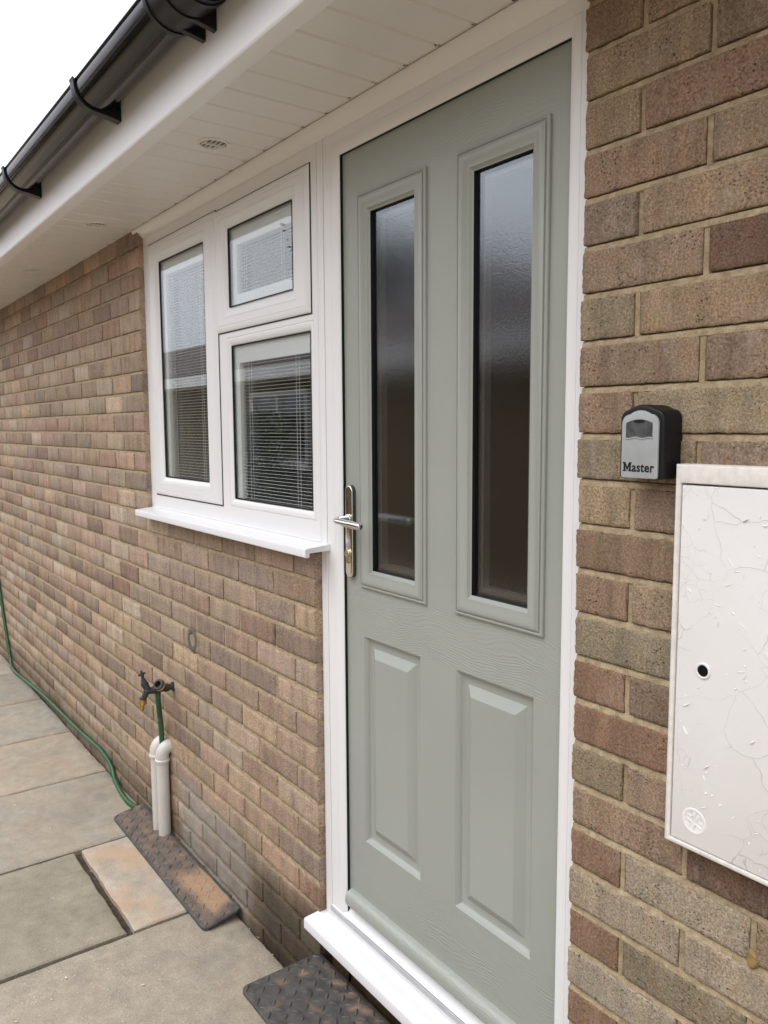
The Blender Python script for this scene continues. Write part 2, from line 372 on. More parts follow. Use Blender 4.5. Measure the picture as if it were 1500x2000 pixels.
# ------------------------------------------------------------------ brick wall
Z0 = 1.085; CO = .075
DL = -.86; WLX = -2.082; SOF = 2.277
PAL = dict(T=(.272, .203, .134), M=(.240, .178, .126), R=(.222, .142, .095), O=(.238, .190, .126), Y=(.305, .236, .150),
           P=(.262, .184, .128), G=(.315, .258, .188), D=(.152, .098, .067), B=(.200, .144, .098))
RIGHT = {14: 'BTB', 13: 'TBB', 12: 'TRT', 11: 'PTM', 10: 'MTT', 9: 'MDT', 8: 'OTT', 7: 'MPT', 6: 'PYT', 5: 'OPM', 4: 'YPT', 3: 'BBM', 2: 'PTM',
         1: 'OMT', 0: 'RBM', -1: 'RRB', -2: 'OPM', -3: 'MDB', -4: 'RGT', -5: 'GGT', -6: 'ROT', -7: 'GTM', -8: 'RTM', -9: 'TRM', -10: 'MTR'}
wall_bm = BM()
LC = wall_bm.verts.layers.float_color.new('brick_col'); LS = wall_bm.verts.layers.float_color.new('stain')
def stain_at(p):
    """rgb: how much darker damp and splash marks make it; alpha: grey cement wash"""
    x, y, z = p
    n = noise.noise(Vector((x*3.1, z*4.3, 1.7))); n2 = noise.noise(Vector((x*9, z*11, 4.2)))
    d = 1.0
    if x < .0:
        a = max(0, 1-abs(x+.98)/.42)*max(0, min(1, (.34-z+.14*n+.06*n2)/.13)); d *= 1-.72*min(1, a*1.7)
        s = max(0, min(1, (.20+.08*n+.03*n2-z)/.12)); d *= 1-.36*s
        wash = max(0, min(1, (x+1.86+.05*n)/.05))*max(0, min(1, (-1.28+.10*n-x)/.10))*max(0, min(1, (.345+.05*n+(-1.86-x)*.16-z)/.03))
        wash *= .66-.35*n2
        if x < -2.3: wash = max(wash, .5*max(0, n2)*max(0, min(1, (.2-z)/.1)))
    else: wash = 0.0
    d *= 1+.05*n2
    c = max(0, min(1, d))
    return (c, c*(.98 if d < .9 else 1), c*(.95 if d < .9 else 1), max(0, min(.95, wash)))
def setv(v, col, idr): v[LC] = (*col, idr); v[LS] = stain_at(v.co)
def add_brick(x0, x1, z0, z1, col, step, back=.055, y=0.0):
    idr = random.random(); nx = max(2, round((x1-x0)/step)); nz = max(2, round((z1-z0)/step)); e = .0017
    xs = [x0, x0+e]+[x0+e+(x1-x0-2*e)*i/nx for i in range(1, nx)]+[x1-e, x1]
    zs = [z0, z0+e]+[z0+e+(z1-z0-2*e)*i/nz for i in range(1, nz)]+[z1-e, z1]
    sd_ = random.random()*50; dy = random.uniform(-.0012, .0012); tl = random.uniform(-.004, .004); amp = .9 if step < .02 else .6
    G = []
    for j, z in enumerate(zs):
        row = []
        for i, x in enumerate(xs):
            bi = i in (0, len(xs)-1); bj = j in (0, len(zs)-1)
            q = Vector((x*42+sd_, z*42, sd_)); w1 = noise.noise(q); w2 = noise.noise(q*3.1+Vector((9, 1, 3))); w3 = noise.noise(q*.33); w4 = noise.noise(q*6.7+Vector((3, 8, 1)))
            yy = y+dy+tl*(x-x0)+amp*(.0007*w1+.0006*w2+.0008*w3); xx, zz = x, z
            if bi: xx += amp*(.0007*w1+.0017*w2+.0012*w4); yy += .0015
            if bj: zz += amp*(.0010*w2+.0006*w1+.0013*w4); yy += .0015
            if (i in (1, len(xs)-2)) or (j in (1, len(zs)-2)): yy += amp*max(0, .0040*w2-.0006)
            if bi and bj: yy += .0014
            v = wall_bm.verts.new((xx, yy, zz)); setv(v, col, idr); row.append(v)
        G.append(row)
    for j in range(len(zs)-1):
        for i in range(len(xs)-1): wall_bm.faces.new((G[j][i], G[j][i+1], G[j+1][i+1], G[j+1][i]))
    loop = G[0]+[r[-1] for r in G[1:]]+G[-1][-2::-1]+[r[0] for r in G[-2:0:-1]]
    bk = []
    for v in loop:
        nv = wall_bm.verts.new((v.co.x, y+back, v.co.z)); nv[LC] = v[LC]; nv[LS] = v[LS]; bk.append(nv)
    n = len(loop)
    for i in range(n): wall_bm.faces.new((loop[(i+1) % n], loop[i], bk[i], bk[(i+1) % n]))
def mortar_bed(x0, x1, k, step):
    z = Z0+k*CO; n = max(2, round((x1-x0)/step)); prev = None
    for i in range(n+1):
        x = x0+(x1-x0)*i/n; q = Vector((x*55, k*7.3, 2)); a, b = noise.noise(q), noise.noise(q*2.7)
        ps = [(x, .0115, z+.0088), (x, .0085+.0012*a, z+.0050), (x, .0036+.0013*b, z+.0030+.0010*a), (x, .0022+.0014*a, z-.0030+.0008*b), (x, .0014+.0013*b, z-.0062), (x, .0060, z-.0098)]
        cur = []
        for p in ps:
            v = wall_bm.verts.new(p); setv(v, (.3, .2, .1), 0); cur.append(v)
        if prev:
            for s in range(5):
                f = wall_bm.faces.new((prev[s+1], cur[s+1], cur[s], prev[s])); f.material_index = 1
        if i in (0, n):              # close the end of the joint back to the bedding behind
            ba = []
            for v in (cur[0], cur[-1]):
                nv = wall_bm.verts.new((v.co.x, .03, v.co.z)); setv(nv, (.3, .2, .1), 0); ba.append(nv)
            f = wall_bm.faces.new(cur+[ba[1], ba[0]]); f.material_index = 1
        prev = cur
def mortar_perp(xc, z0, z1, near):
    n = 10 if near else 3; prev = None; sd_ = random.random()*30; dp = random.uniform(.0022, .0055)
    for i in range(n+1):
        z = z0+(z1-z0)*i/n; a = noise.noise(Vector((sd_, z*60, 1))); b = noise.noise(Vector((sd_, z*90, 7)))
        ps = [(xc-.0085, .0125, z), (xc-.0042, dp+.0012*a, z), (xc+.0042, dp+.0012*b, z), (xc+.0085, .0125, z)]; cur = []
        for p in ps:
            v = wall_bm.verts.new(p); setv(v, (.3, .2, .1), 0); cur.append(v)
        if prev:
            for s in range(3):
                f = wall_bm.faces.new((prev[s], prev[s+1], cur[s+1], cur[s])); f.material_index = 1
        prev = cur
def mortar_box(x0, x1, y0, y1, z0, z1):
    n0 = len(wall_bm.faces); box(wall_bm, x0, x1, y0, y1, z0, z1, mi=1); wall_bm.verts.ensure_lookup_table()
    for v in wall_bm.verts[-8:]: setv(v, (.3, .2, .1), 0)
def vary(c, a=.10): 
    k = random.uniform(1-a, 1+a); t = random.uniform(-.04, .04); return (c[0]*k*(1+t), c[1]*k, c[2]*k*(1-t))
J = .0058
# right pier
XR = 1.25
for j in range(-15, 16):
    z0 = Z0+j*CO+J; z1 = Z0+(j+1)*CO-J
    if z1 > SOF+.03: z1 = SOF+.02
    ps = [0.0]; x = .1075 if j % 2 == 0 else .22
    while x < XR: ps.append(x); x += .225
    ps.append(XR); codes = RIGHT.get(j, 'TMB')
    for i in range(len(ps)-1):
        a = ps[i]+(J if i else random.uniform(-.003, .001)); b = ps[i+1]-J; near = ps[i] < .6
        c = PAL[codes[i]] if i < len(codes) else PAL[random.choice('TMBPOR')]
        add_brick(a, b, z0, z1, vary(c, .06), .0055 if near else .03, .105 if i == 0 else .055)
        if i: mortar_perp(ps[i], z0-.004, z1+.004, near)
    mortar_bed(.0015, XR, j, .005)
mortar_box(.004, XR, .0128, .11, -.2, SOF+.02)
# left wall
LP = 'TTTMMPPGGOYBBTR'
XL = -8.0
for j in range(-15, 16):
    z0 = Z0+j*CO+J; z1 = Z0+(j+1)*CO-J
    if z1 > SOF+.03: z1 = SOF+.02
    xr = DL if j < 2 else WLX
    ps = []; x = -.9675 if j % 2 else -1.08
    while x > XL:
        if x < xr-.03: ps.append(x)
        x -= .225
    ed = [xr]+ps
    for i in range(len(ed)-1):
        b = ed[i]-(J if i else random.uniform(-.001, .001)); a = ed[i+1]+J; xm = (a+b)/2
        c = PAL[random.choice(LP)]
        if j <= -12 and random.random() < .6: c = PAL[random.choice('BMTO')]
        st = .010 if xm > -1.5 else (.016 if xm > -2.6 else .04)
        c = tuple((k*.80+q*.20)*g_ for k, q, g_ in zip(c, (.36, .285, .222), (1.19, 1.185, 1.24)))
        add_brick(a, b, z0, z1, vary(c, .20), st, .105 if i == 0 else .055)
        if i: mortar_perp(ed[i], z0-.004, z1+.004, xm > -2.2)
    mortar_bed(ed[-1], xr-.0010, j, .012 if xr > -1 else .02)
mortar_box(XL, DL-.0022, .0128, .11, -.2, Z0+2*CO-.004)
mortar_box(XL, WLX-.0022, .0128, .11, Z0+2*CO-.0035, SOF+.02)
wall = obj('brick_wall', wall_bm, [M['brick'], M['mortar']], angle=50)
tag(wall, 'house wall of mixed buff, pink and brown bricks with sandy mortar, around the door and window', 'brick wall')
# round mortar patch where an old pipe was filled in
b = BM(); pr = []
n = 26
for k in range(n):
    a = 2*math.pi*k/n; wv_ = 1+.12*noise.noise(Vector((math.cos(a)*2, math.sin(a)*2, 3)))
    pr.append([(-1.679+math.cos(a)*r*wv_*1.0, y, .828+math.sin(a)*r*wv_*1.05) for r, y in ((.043, .001), (.036, -.0024), (.025, -.0028), (.018, .001))])
vv = [[b.verts.new(p) for p in r_] for r_ in pr]
for k in range(n):
    for s in range(3): b.faces.new((vv[k][s], vv[k][s+1], vv[(k+1) % n][s+1], vv[(k+1) % n][s]))
bmesh.ops.recalc_face_normals(b, faces=b.faces)
obj('mortar_patch', b, simple('grey_patch', (.13, .118, .095), .9, .2, var=.3, vscale=60), wall, label='grey ring of filler')

b = BM(); pts_ = []
for k in range(18):
    a = 2*math.pi*k/18; r_ = .011*(1+.35*noise.noise(Vector((math.cos(a)*1.5, math.sin(a)*1.5, 8))))
    pts_.append((.3335+math.cos(a)*r_*.9, .795+math.sin(a)*r_*1.3))
o_ = [b.verts.new((p[0], .002, p[1])) for p in pts_]; i_ = [b.verts.new((.3335+(p[0]-.3335)*.7, -.0032, .795+(p[1]-.795)*.7)) for p in pts_]
for k in range(18): b.faces.new((o_[k], o_[(k+1) % 18], i_[(k+1) % 18], i_[k]))
b.faces.new(i_); bmesh.ops.recalc_face_normals(b, faces=b.faces)
obj('mortar_patch', b, simple('ochre_patch', (.25, .165, .07), .9, .2, var=.3, vscale=90), wall, label='ochre daub of filler')

# ------------------------------------------------------------------ ground and paving
b = BM(); face(b, [(-60, -60, -.035), (60, -60, -.035), (60, 60, -.035), (-60, 60, -.035)])
tag(obj('ground', b, M['ground'], smooth=False), 'concrete ground beyond the paving', 'ground', kind='structure')
b = BM(); face(b, [(-9, -1.6, -.022), (2.2, -1.6, -.022), (2.2, .06, -.022), (-9, .06, -.022)], 1)
LB = b.verts.layers.float_color.new('slab_col')
def slab(x0, x1, y0, y1, col, peach=0.0, dz=0.0):
    nx = max(4, round((x1-x0)/.03)); ny = max(4, round((y1-y0)/.03)); e = .006; sd_ = random.random()*40
    xs = [x0, x0+e]+[x0+e+(x1-x0-2*e)*i/nx for i in range(1, nx)]+[x1-e, x1]; ys = [y0, y0+e]+[y0+e+(y1-y0-2*e)*i/ny for i in range(1, ny)]+[y1-e, y1]
    G = []
    for j, y in enumerate(ys):
        row = []
        for i, x in enumerate(xs):
            q = Vector((x*14+sd_, y*14, sd_)); a = noise.noise(q); c = noise.noise(q*2.3+Vector((5, 5, 5)))
            z = dz+.0016*a+.0009*c; xx, yy = x, y; bi = i in (0, len(xs)-1); bj = j in (0, len(ys)-1)
            if bi: xx += .003*c+.002*a
            if bj: yy += .003*c+.002*a
            if bi or bj: z -= .005
            v = b.verts.new((xx, yy, z)); v[LB] = (*col, peach); row.append(v)
        G.append(row)
    for j in range(len(ys)-1):
        for i in range(len(xs)-1): b.faces.new((G[j][i], G[j][i+1], G[j+1][i+1], G[j+1][i]))
    loop = G[0]+[r_[-1] for r_ in G[1:]]+G[-1][-2::-1]+[r_[0] for r_ in G[-2:0:-1]]; bk = []
    for v in loop:
        nv = b.verts.new((v.co.x, v.co.y, -.03)); nv[LB] = v[LB]; bk.append(nv)
    for i in range(len(loop)): b.faces.new((loop[(i+1) % len(loop)], loop[i], bk[i], bk[(i+1) % len(loop)]))
SG = (.300, .270, .212); SB = (.324, .291, .230); SO = (.268, .241, .182); SP = (.40, .35, .28)
cols = [-9.0, -8.27, -7.65, -7.03, -6.41, -5.79, -5.17, -4.553, -3.932, -3.313, -2.715, -2.067, -1.467, -.845, -.225, .395, 1.0, 1.6, 2.2]
for i in range(len(cols)-1):
    x0, x1 = cols[i]+.006, cols[i+1]-.006
    if i == cols.index(-2.067):
        slab(x0, x1+.002, -.303, -.010, SP, .75); slab(x0+.004, x1-.002, -.925, -.329, SO); slab(x0, x1, -1.6, -.937, SB)
    elif i == cols.index(-1.467):
        slab(x0+.004, x1, -.86, -.012, (.312, .278, .218), .10, -.001); slab(x0, x1, -1.6, -.872, SG)
    else:
        d = random.choice([-.60, -.86, -.55, -.72]); c = vary(random.choice([SG, SB, SO]), .08)
        slab(x0, x1, d, -.010, c, .2); slab(x0, x1, -1.6, d-.012, vary(SG, .1))
tag(obj('paving', b, [M['slab'], M['soil']], angle=40), 'buff and grey concrete paving slabs beside the house wall', 'paving', kind='structure')
b = BM()
for k in range(230):
    u = random.random()
    if u < .75: x, y = random.uniform(-1.45, -.9), random.uniform(-.80, -.30)
    elif u < .9: x, y = random.uniform(-2.6, -1.5), random.uniform(-.7, -.05)
    else: x, y = random.uniform(-2.2, -1.1), random.uniform(-.02, -.008)
    s = random.uniform(.0006, .0019)*(2.0 if random.random() < .03 else 1)
    bmesh.ops.create_icosphere(b, subdivisions=1, radius=s, matrix=Matrix.Translation((x, y, .0015+s*.3)) @ Matrix.Rotation(random.random()*3, 4, 'Z') @ Matrix.Diagonal((1.7, .9, .45, 1)))
tag(obj('grit', b, M['grit'], smooth=False), 'pale grit flecks scattered over the paving slabs', 'grit', kind='stuff')

# ------------------------------------------------------------------ eaves
ev = thing('roof_eaves', 'white boarded soffit and fascia under the tiled roof edge', 'eaves', (0, -.1, 2.277))
b = BM(); x = -.154-.1021*90; k = 0
while x < 1.4:
    a, c = x, x+.1021; g = .0055
    for (p, q) in (((a-g, SOF), (a-g*.3, SOF+.004)), ((a-g*.3, SOF+.004), (a+g*.3, SOF+.004)), ((a+g*.3, SOF+.004), (a+g, SOF)), ((a+g, SOF), (c-g, SOF))):
        face(b, [(p[0], -.2665, p[1]), (p[0], .0195, p[1]), (q[0], .0195, q[1]), (q[0], -.2665, q[1])])
    x += .1021
bmesh.ops.remove_doubles(b, verts=b.verts, dist=.0002)
rnd = random.Random(21)
for k in range(-60, 15):      # grime caught where the board joints meet the edge trim
    xk = -.154-.1021*0+.1021*k
    for q_ in range(3):
        cx_, cy_ = xk+rnd.gauss(0, .006), -.0085+rnd.gauss(0, .0025); n_ = 7; rr_ = rnd.uniform(.0012, .0038)
        vs_ = [b.verts.new((cx_+math.cos(2*math.pi*i/n_)*rr_*rnd.uniform(.5, 1.5), min(-.0058, cy_+math.sin(2*math.pi*i/n_)*rr_*.6), SOF-.0006)) for i in range(n_)]
        f = b.faces.new(vs_); f.material_index = 1
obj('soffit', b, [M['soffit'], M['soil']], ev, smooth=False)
def fascia(x0, x1, p):
    b_ = BM(); y = -.308-p; zb = 2.2715-p
    prism(b_, [(-.2660, SOF+.004), (-.2660, zb), (y+.007, zb), (y+.003, zb+.0012), (y+.0008, zb+.004), (y, zb+.008), (y, 2.452), (y+.016, 2.452), (y+.016, SOF+.006)], x0, x1)
    return b_
obj('fascia', fascia(-9, -.4082, 0), M['upvc'], ev); obj('fascia', fascia(-.4050, 1.5, .0016), M['upvc'], ev)
b = BM(); prism(b, [(-.0045, 2.2755), (-.0060, 2.2725), (-.0050, 2.2690), (.0175, 2.2435), (.0205, 2.2425), (.0205, 2.2755)], -2.126, -.0030)
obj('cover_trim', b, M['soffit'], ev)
b = BM()                      # roof tiles above the gutter
for r_ in range(9):
    for c in range(38):
        x0 = -9.3+c*.30+(.15 if r_ % 2 else 0); y0 = -.355+r_*.30; z0 = 2.472+r_*.30*.45
        pts = [(x0, y0, z0), (x0+.296, y0, z0), (x0+.296, y0+.34, z0+.34*.45-.012), (x0, y0+.34, z0+.34*.45-.012)]
        A = [b.verts.new(p) for p in pts]; B_ = [b.verts.new((p[0], p[1], p[2]-.015)) for p in pts]
        b.faces.new(A); b.faces.new(B_[::-1])
        for s in range(4): b.faces.new((A[(s+1) % 4], A[s], B_[s], B_[(s+1) % 4]))
obj('roof_tiles', b, M['roof'], ev, smooth=False)
vl = ['round soffit vent above the window, nearest the door', 'round soffit vent beyond the window, middle of the three', 'round soffit vent farthest along the eaves, beyond the other two']
def make_vent(x, label):
    t = thing('soffit_vent', label, 'vent', (x, -.140, SOF), 'round vents in the soffit')
    b_ = BM(); lathe(b_, (x, -.140, SOF+.0005), (0, 0, -1), [(-.004, .0405), (.003, .0410), (.0055, .0390), (.0055, .0345), (.0030, .0330), (-.003, .0325)], 32)
    rim = obj('rim', b_, M['soffit'], t)
    b_ = BM()
    lathe(b_, (x, -.140, SOF-.0002), (0, 0, -1), [(0, .033), (.0004, .0)], 24, mi=1)  # flat disc behind the louvres, its darker colour painting the shaded inside
    for k in range(5):
        y = -.140-.024+k*.012; hw = math.sqrt(max(.0, .0318**2-(y+.140)**2))
        prism(b_, [(y-.0036, SOF-.0050), (y+.0026, SOF-.0012), (y+.0036, SOF-.0022), (y-.0022, SOF-.0062)], x-hw, x+hw)
    box(b_, x-.002, x+.002, -.172, -.108, SOF-.0068, SOF-.001)
    obj('grille', b_, [M['soffit'], M['ventdark']], t); return t
for x, l in zip((-1.096, -2.098, -3.118), vl): make_vent(x, l)

# ------------------------------------------------------------------ gutter
GY, GZ, GR = -.3665, 2.424, .056
gt = thing('gutter', 'black half-round plastic gutter on brackets along the white fascia', 'gutter', (0, GY, GZ-.06))
def arc(r, a0, a1, n): return [(GY+r*math.cos(R(a0+(a1-a0)*i/n)), GZ+r*math.sin(R(a0+(a1-a0)*i/n))) for i in range(n+1)]
b = BM(); prism(b, [(GY-GR-.004, GZ+.004), (GY-GR-.003, GZ+.008), (GY-GR+.001, GZ+.008)]+arc(GR, 180, 360, 26)+[(GY+GR-.002, GZ+.012), (GY+GR-.004, GZ+.012)]+arc(GR-.003, 360, 180, 26)[:-1]+[(GY-GR+.003, GZ+.003)], -9, 1.5)
obj('channel', b, M['gutter'], gt, angle=40)
def bracket(x):
    b_ = BM(); wd = .014
    prism(b_, [(GY-GR-.006, GZ+.014), (GY-GR-.0085, GZ+.012)]+arc(GR+.0055, 178, 352, 24)+arc(GR+.0008, 352, 178, 24)+[(GY-GR-.003, GZ+.012)], x-wd, x+wd)
    s = arc(GR+.005, 272, 345, 10)
    prism(b_, [(-.3085, 2.352)]+s+[(-.3085, 2.435)], x-.006, x+.006)
    box(b_, x-wd, x+wd, -.3130, -.3082, 2.352, 2.440, .001, 1)
    prism(b_, [(-.3125, 2.3525)]+s[:4]+[(-.3125, 2.38)], x-wd, x+wd)
    lathe(b_, (x, -.3132, 2.372), (0, -1, 0), [(0, .005), (.002, .0045), (.0022, 0)], 10)
    return b_
for x in (-2.16, -1.306, -3.02, -3.88, -4.74, .2): obj('bracket', bracket(x), M['bracket'], gt)
ub = BM()
prism(ub, arc(GR+.0065, 176, 362, 26)+arc(GR+.0005, 362, 176, 26), -.775, -.615)
for x in (-.775, -.700, -.635):
    prism(ub, arc(GR+.0095, 176, 362, 26)+arc(GR+.0005, 362, 176, 26), x-.006, x+.006)
un = obj('union', ub, M['bracket'], gt)
for x in (-.757, -.703):
    b = BM(); prism(b, [(-.3085, 2.352)]+arc(GR+.006, 275, 345, 8)+[(-.3085, 2.44)], x-.007, x+.007); obj('gusset', b, M['bracket'], un)

# ------------------------------------------------------------------ casement window
YF = .021
wd = thing('casement_window', 'white plastic casement window with three panes between the brick and the green door', 'window', (-1.47, .021, 1.24))
def holed(bm, x0, x1, z0, z1, holes, y, depth, mi=0):
    xs = sorted({x0, x1, *[h[0] for h in holes], *[h[1] for h in holes]}); zs = sorted({z0, z1, *[h[2] for h in holes], *[h[3] for h in holes]})
    for i in range(len(xs)-1):
        for j in range(len(zs)-1):
            cx, cz = (xs[i]+xs[i+1])/2, (zs[j]+zs[j+1])/2
            if any(h[0] < cx < h[1] and h[2] < cz < h[3] for h in holes): continue
            face(bm, [(xs[i], y, zs[j]), (xs[i+1], y, zs[j]), (xs[i+1], y, zs[j+1]), (xs[i], y, zs[j+1])], mi)
    for h in holes:
        ring(bm, h[0], h[1], h[2], h[3], [(0, y), (0, y+depth)], mi=mi)
b = BM()
FH = (-1.392, -.880, 1.3115, 1.821)
holed(b, -2.095, -.8575, 1.250, 2.2745, [(-1.990, -1.500, 1.330, 2.180), (-1.420, -.935, 1.86, 2.180), FH], YF, .075)
for (xa, xb, za, zb) in ((-2.066, -.8585, 1.2525, 1.2545),):
    box(b, xa, xb, .0185, .021, za+.006, za+.0085)
fr = obj('frame', b, M['upvc'], wd, smooth=False)
# bead round the fixed light
b = BM(); ring(b, FH[0], FH[1], FH[2], FH[3], [(0, .0230), (.0010, .0214), (.0030, .0204), (.0065, .0203), (.0120, .0216), (.0180, .0243), (.0225, .0270), (.0243, .0285)])
obj('bead', b, M['upvc'], wd)
def sash(x0, x1, z0, z1, gx0, gx1, gz0, gz1):
    l, r, bt, t = gx0-x0, x1-gx1, gz0-z0, z1-gz1
    def I(k): return (l-k, r-k, bt-k, t-k)
    b_ = BM(); ring(b_, x0, x1, z0, z1, [(0, .0212), (0, .0200), (.0022, .0178), (.0060, .0157), (.0105, .0143), (.0150, .0138), (.0180, .0141), (.0190, .0156), (.0200, .0142),
        (I(.0300), .0142), (I(.0292), .0154), (I(.0282), .0142), (I(.0240), .0145), (I(.0170), .0165), (I(.0090), .0203), (I(.0030), .0243), (I(.0), .0262)])
    s_ = obj('sash', b_, M['upvc'], wd)
    b_ = BM(); ring(b_, x0-.0022, x1+.0030, z0-.0028, z1+.0010, [(0, .0211), (0, .0192), (.006, .0192)])
    obj('gasket', b_, M['black'], s_); return s_
def glazing(gx0, gx1, gz0, gz1, y, par):
    b_ = BM(); ring(b_, gx0-.004, gx1+.004, gz0-.004, gz1+.004, [(.0035, y-.0035), (.0075, y-.0025), (.0075, y+.0002)]); obj('gasket', b_, M['black'], par)
    b_ = BM(); box(b_, gx0-.006, gx1+.006, y, y+.004, gz0-.006, gz1+.006); obj('pane', b_, M['glass'], par, smooth=False)
    b_ = BM(); box(b_, gx0-.006, gx1+.006, y+.032, y+.036, gz0-.006, gz1+.006); obj('inner_pane', b_, M['glass_in'], par, smooth=False)
LGL = (-1.938, -1.552, 1.376, 2.136); VGL = (-1.372, -.986, 1.910, 2.1385); FGL = (-1.3677, -.9043, 1.3358, 1.7967)
s1 = sash(-2.025, -1.446, 1.309, 2.208, *LGL); s1['label'] = 'tall side-hung sash'
s2 = sash(-1.458, -.889, 1.8395, 2.2035, *VGL); s2['label'] = 'small top-hung sash'
glazing(*LGL, .0265, s1); glazing(*VGL, .0265, s2)
fx = fr; glazing(*FGL, .0285, fr)
b = BM()                      # sill with a drip nose
prism(b, [(.0205, 1.2580), (-.048, 1.2515), (-.0508, 1.2500), (-.052, 1.2475), (-.052, 1.2310), (-.0508, 1.2293), (-.0425, 1.2293), (-.0405, 1.2312), (-.0400, 1.2400), (.0205, 1.2420)], -2.062, -.8150)
obj('sill', b, M['cill'], wd)
bl = ['venetian blind behind the tall left window pane', 'venetian blind behind the small top window pane', 'venetian blind behind the lower fixed window pane']
def blind(g, label, hd, lf, rg, bt):
    x0, x1, z0, z1 = g; y0 = .0375
    t = thing('venetian_blind', label, 'blind', ((x0+x1)/2, y0, z0), 'white blinds behind the window panes')
    b_ = BM(); ring(b_, x0-.008, x1+.008, z0-.008, z1+.008, [((.0, .0, .0, .0), y0-.002), ((lf+.008, rg+.008, bt+.008, hd+.008), y0-.002), ((lf+.008, rg+.008, bt+.008, hd+.008), y0+.016)])
    obj('surround', b_, M['blind'], t, smooth=False)
    a, c, d, e = x0+lf, x1-rg, z0+bt, z1-hd
    b_ = BM(); z = e-.006
    while z > d+.004:
        cv = []
        for k in range(5):
            s = -1+k*.5; cv.append((y0+.0075+s*.0050, z+.0009*(1-s*s)-s*.0004))
        for (p, q) in zip(cv, cv[1:]): face(b_, [(a, p[0], p[1]), (c, p[0], p[1]), (c, q[0], q[1]), (a, q[0], q[1])])
        z -= .0097
    obj('slats', b_, M['blind'], t)
    for fx_ in (.13, .17, .80, .84):
        b_ = BM(); x = a+(c-a)*fx_; tube(b_, [(x, y0+.0012, e), (x, y0+.0012, d)], .0006, 5); obj('cord', b_, M['blind'], t)
blind(LGL, bl[0], .048, .030, .004, 0.0); blind(VGL, bl[1], .050, .032, .018, .036); blind(FGL, bl[2], .052, .032, .016, 0.0)
# room behind
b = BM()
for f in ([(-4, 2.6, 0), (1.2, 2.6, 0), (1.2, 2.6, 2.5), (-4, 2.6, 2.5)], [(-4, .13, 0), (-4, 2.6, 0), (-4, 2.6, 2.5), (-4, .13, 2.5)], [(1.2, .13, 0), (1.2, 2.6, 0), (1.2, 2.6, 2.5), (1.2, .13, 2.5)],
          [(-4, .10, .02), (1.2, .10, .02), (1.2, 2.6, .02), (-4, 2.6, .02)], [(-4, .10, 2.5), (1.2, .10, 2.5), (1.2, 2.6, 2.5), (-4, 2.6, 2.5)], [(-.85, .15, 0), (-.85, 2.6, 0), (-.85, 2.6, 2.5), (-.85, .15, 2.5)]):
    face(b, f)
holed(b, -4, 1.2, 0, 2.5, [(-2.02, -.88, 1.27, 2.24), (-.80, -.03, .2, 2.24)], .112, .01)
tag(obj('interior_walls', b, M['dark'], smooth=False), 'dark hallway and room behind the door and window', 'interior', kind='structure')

# ------------------------------------------------------------------ door frame
df = thing('door_frame', 'white plastic door frame with a low threshold and projecting white sill', 'door frame', (-.40, .021, .0))
JP = [(0, .060), (0, .0218), (.0008, .0210), (.0355, .0210), (.0362, .0220), (.0369, .0210), (.0440, .0210), (.0500, .0216), (.0560, .0232), (.0600, .0246), (.0628, .0264), (.0636, .0284)]
def off(e): return [((d if d == 0 or d < .01 else d, d if d < .01 else d+.0215, d, d-.0035 if d > .03 else d), y) for d, y in JP]
JR = (-.8262, .030, .10, 2.2500)
for s, nm in ((3, 'jamb'), (1, 'jamb'), (2, 'head')):
    b = BM(); ring(b, *JR, off(0), sides=(s,))
    # jamb feet stop on the threshold
    if s != 2:
        for v in b.verts:
            if v.co.z < .29: v.co.z = .289
    obj(nm, b, M['upvc'], df)
b = BM(); ring(b, *JR, [((.0636, .0850, 0, .0601), .0283), ((.0636, .0850, 0, .0601), .0372)], sides=(1, 2, 3)); obj('seal', b, M['black'], df, smooth=False)
b = BM(); prism(b, [(-.8568, .030), (-.8568, .0215), (-.8545, .0196), (-.8480, .0190), (-.8420, .0202), (-.8350, .0206), (-.8295, .0190), (-.8275, .0198), (-.8272, .030)], .258, 2.2435, axis='z')
obj('cover_strip', b, M['upvc'], df)
b = BM(); prism(b, [(.060, .312), (.0365, .3060), (.0340, .3020), (.0215, .2895), (.0185, .2885), (.0165, .2870), (.0160, .2840), (.0175, .2815), (.0195, .2560), (.060, .2560)], -.826, .028)
obj('threshold', b, M['cill'], df)
b = BM(); box(b, -.8255, .02, .0138, .0172, .2745, .2885, .0006, 1); obj('threshold_lip', b, M['alu'], df)
b = BM(); prism(b, [(.030, .2570), (-.0380, .2515), (-.0418, .2498), (-.0430, .2470), (-.0430, .2240), (-.0418, .2222), (-.036, .2222), (-.034, .2240), (-.030, .2260), (.030, .2280)], -.8690, .0150)
obj('cill', b, M['cill'], df, smooth=True)
b = BM(); box(b, -.856, -.004, .036, .075, .0, .226, .002); obj('packer_board', b, M['timber'], df)

# ------------------------------------------------------------------ front door
fd = thing('front_door', 'sage green panelled front door with two tall obscured glass panels', 'door', (-.41, .036, .325))
YD = .036
GF = [(-.697, -.444, 1.166, 2.085), (-.348, -.103, 1.166, 2.085)]
PN = [(-.690, -.4690, .5185, 1.0445), (-.349, -.1270, .5185, 1.0445)]
b = BM(); holes = [(g[0]+.02, g[1]-.02, g[2]+.02, g[3]-.02) for g in GF]+PN
holed(b, -.775, -.042, .322, 2.205, holes[:2], YD, .02)
bmesh.ops.delete(b, geom=list(b.faces), context='FACES')
xs = [-.775, -.042]
holed(b, -.775, -.042, .322, 2.205, holes, YD, .0005)
PP = [(0, YD), (.0012, YD+.0012), (.0045, YD+.0030), (.0075, YD+.0072), (.0095, YD+.0108), (.0120, YD+.0118), (.0265, YD+.0118), (.0280, YD+.0110), (.0460, YD+.0008), (.0480, YD-.0002), (.0500, YD+.0001)]
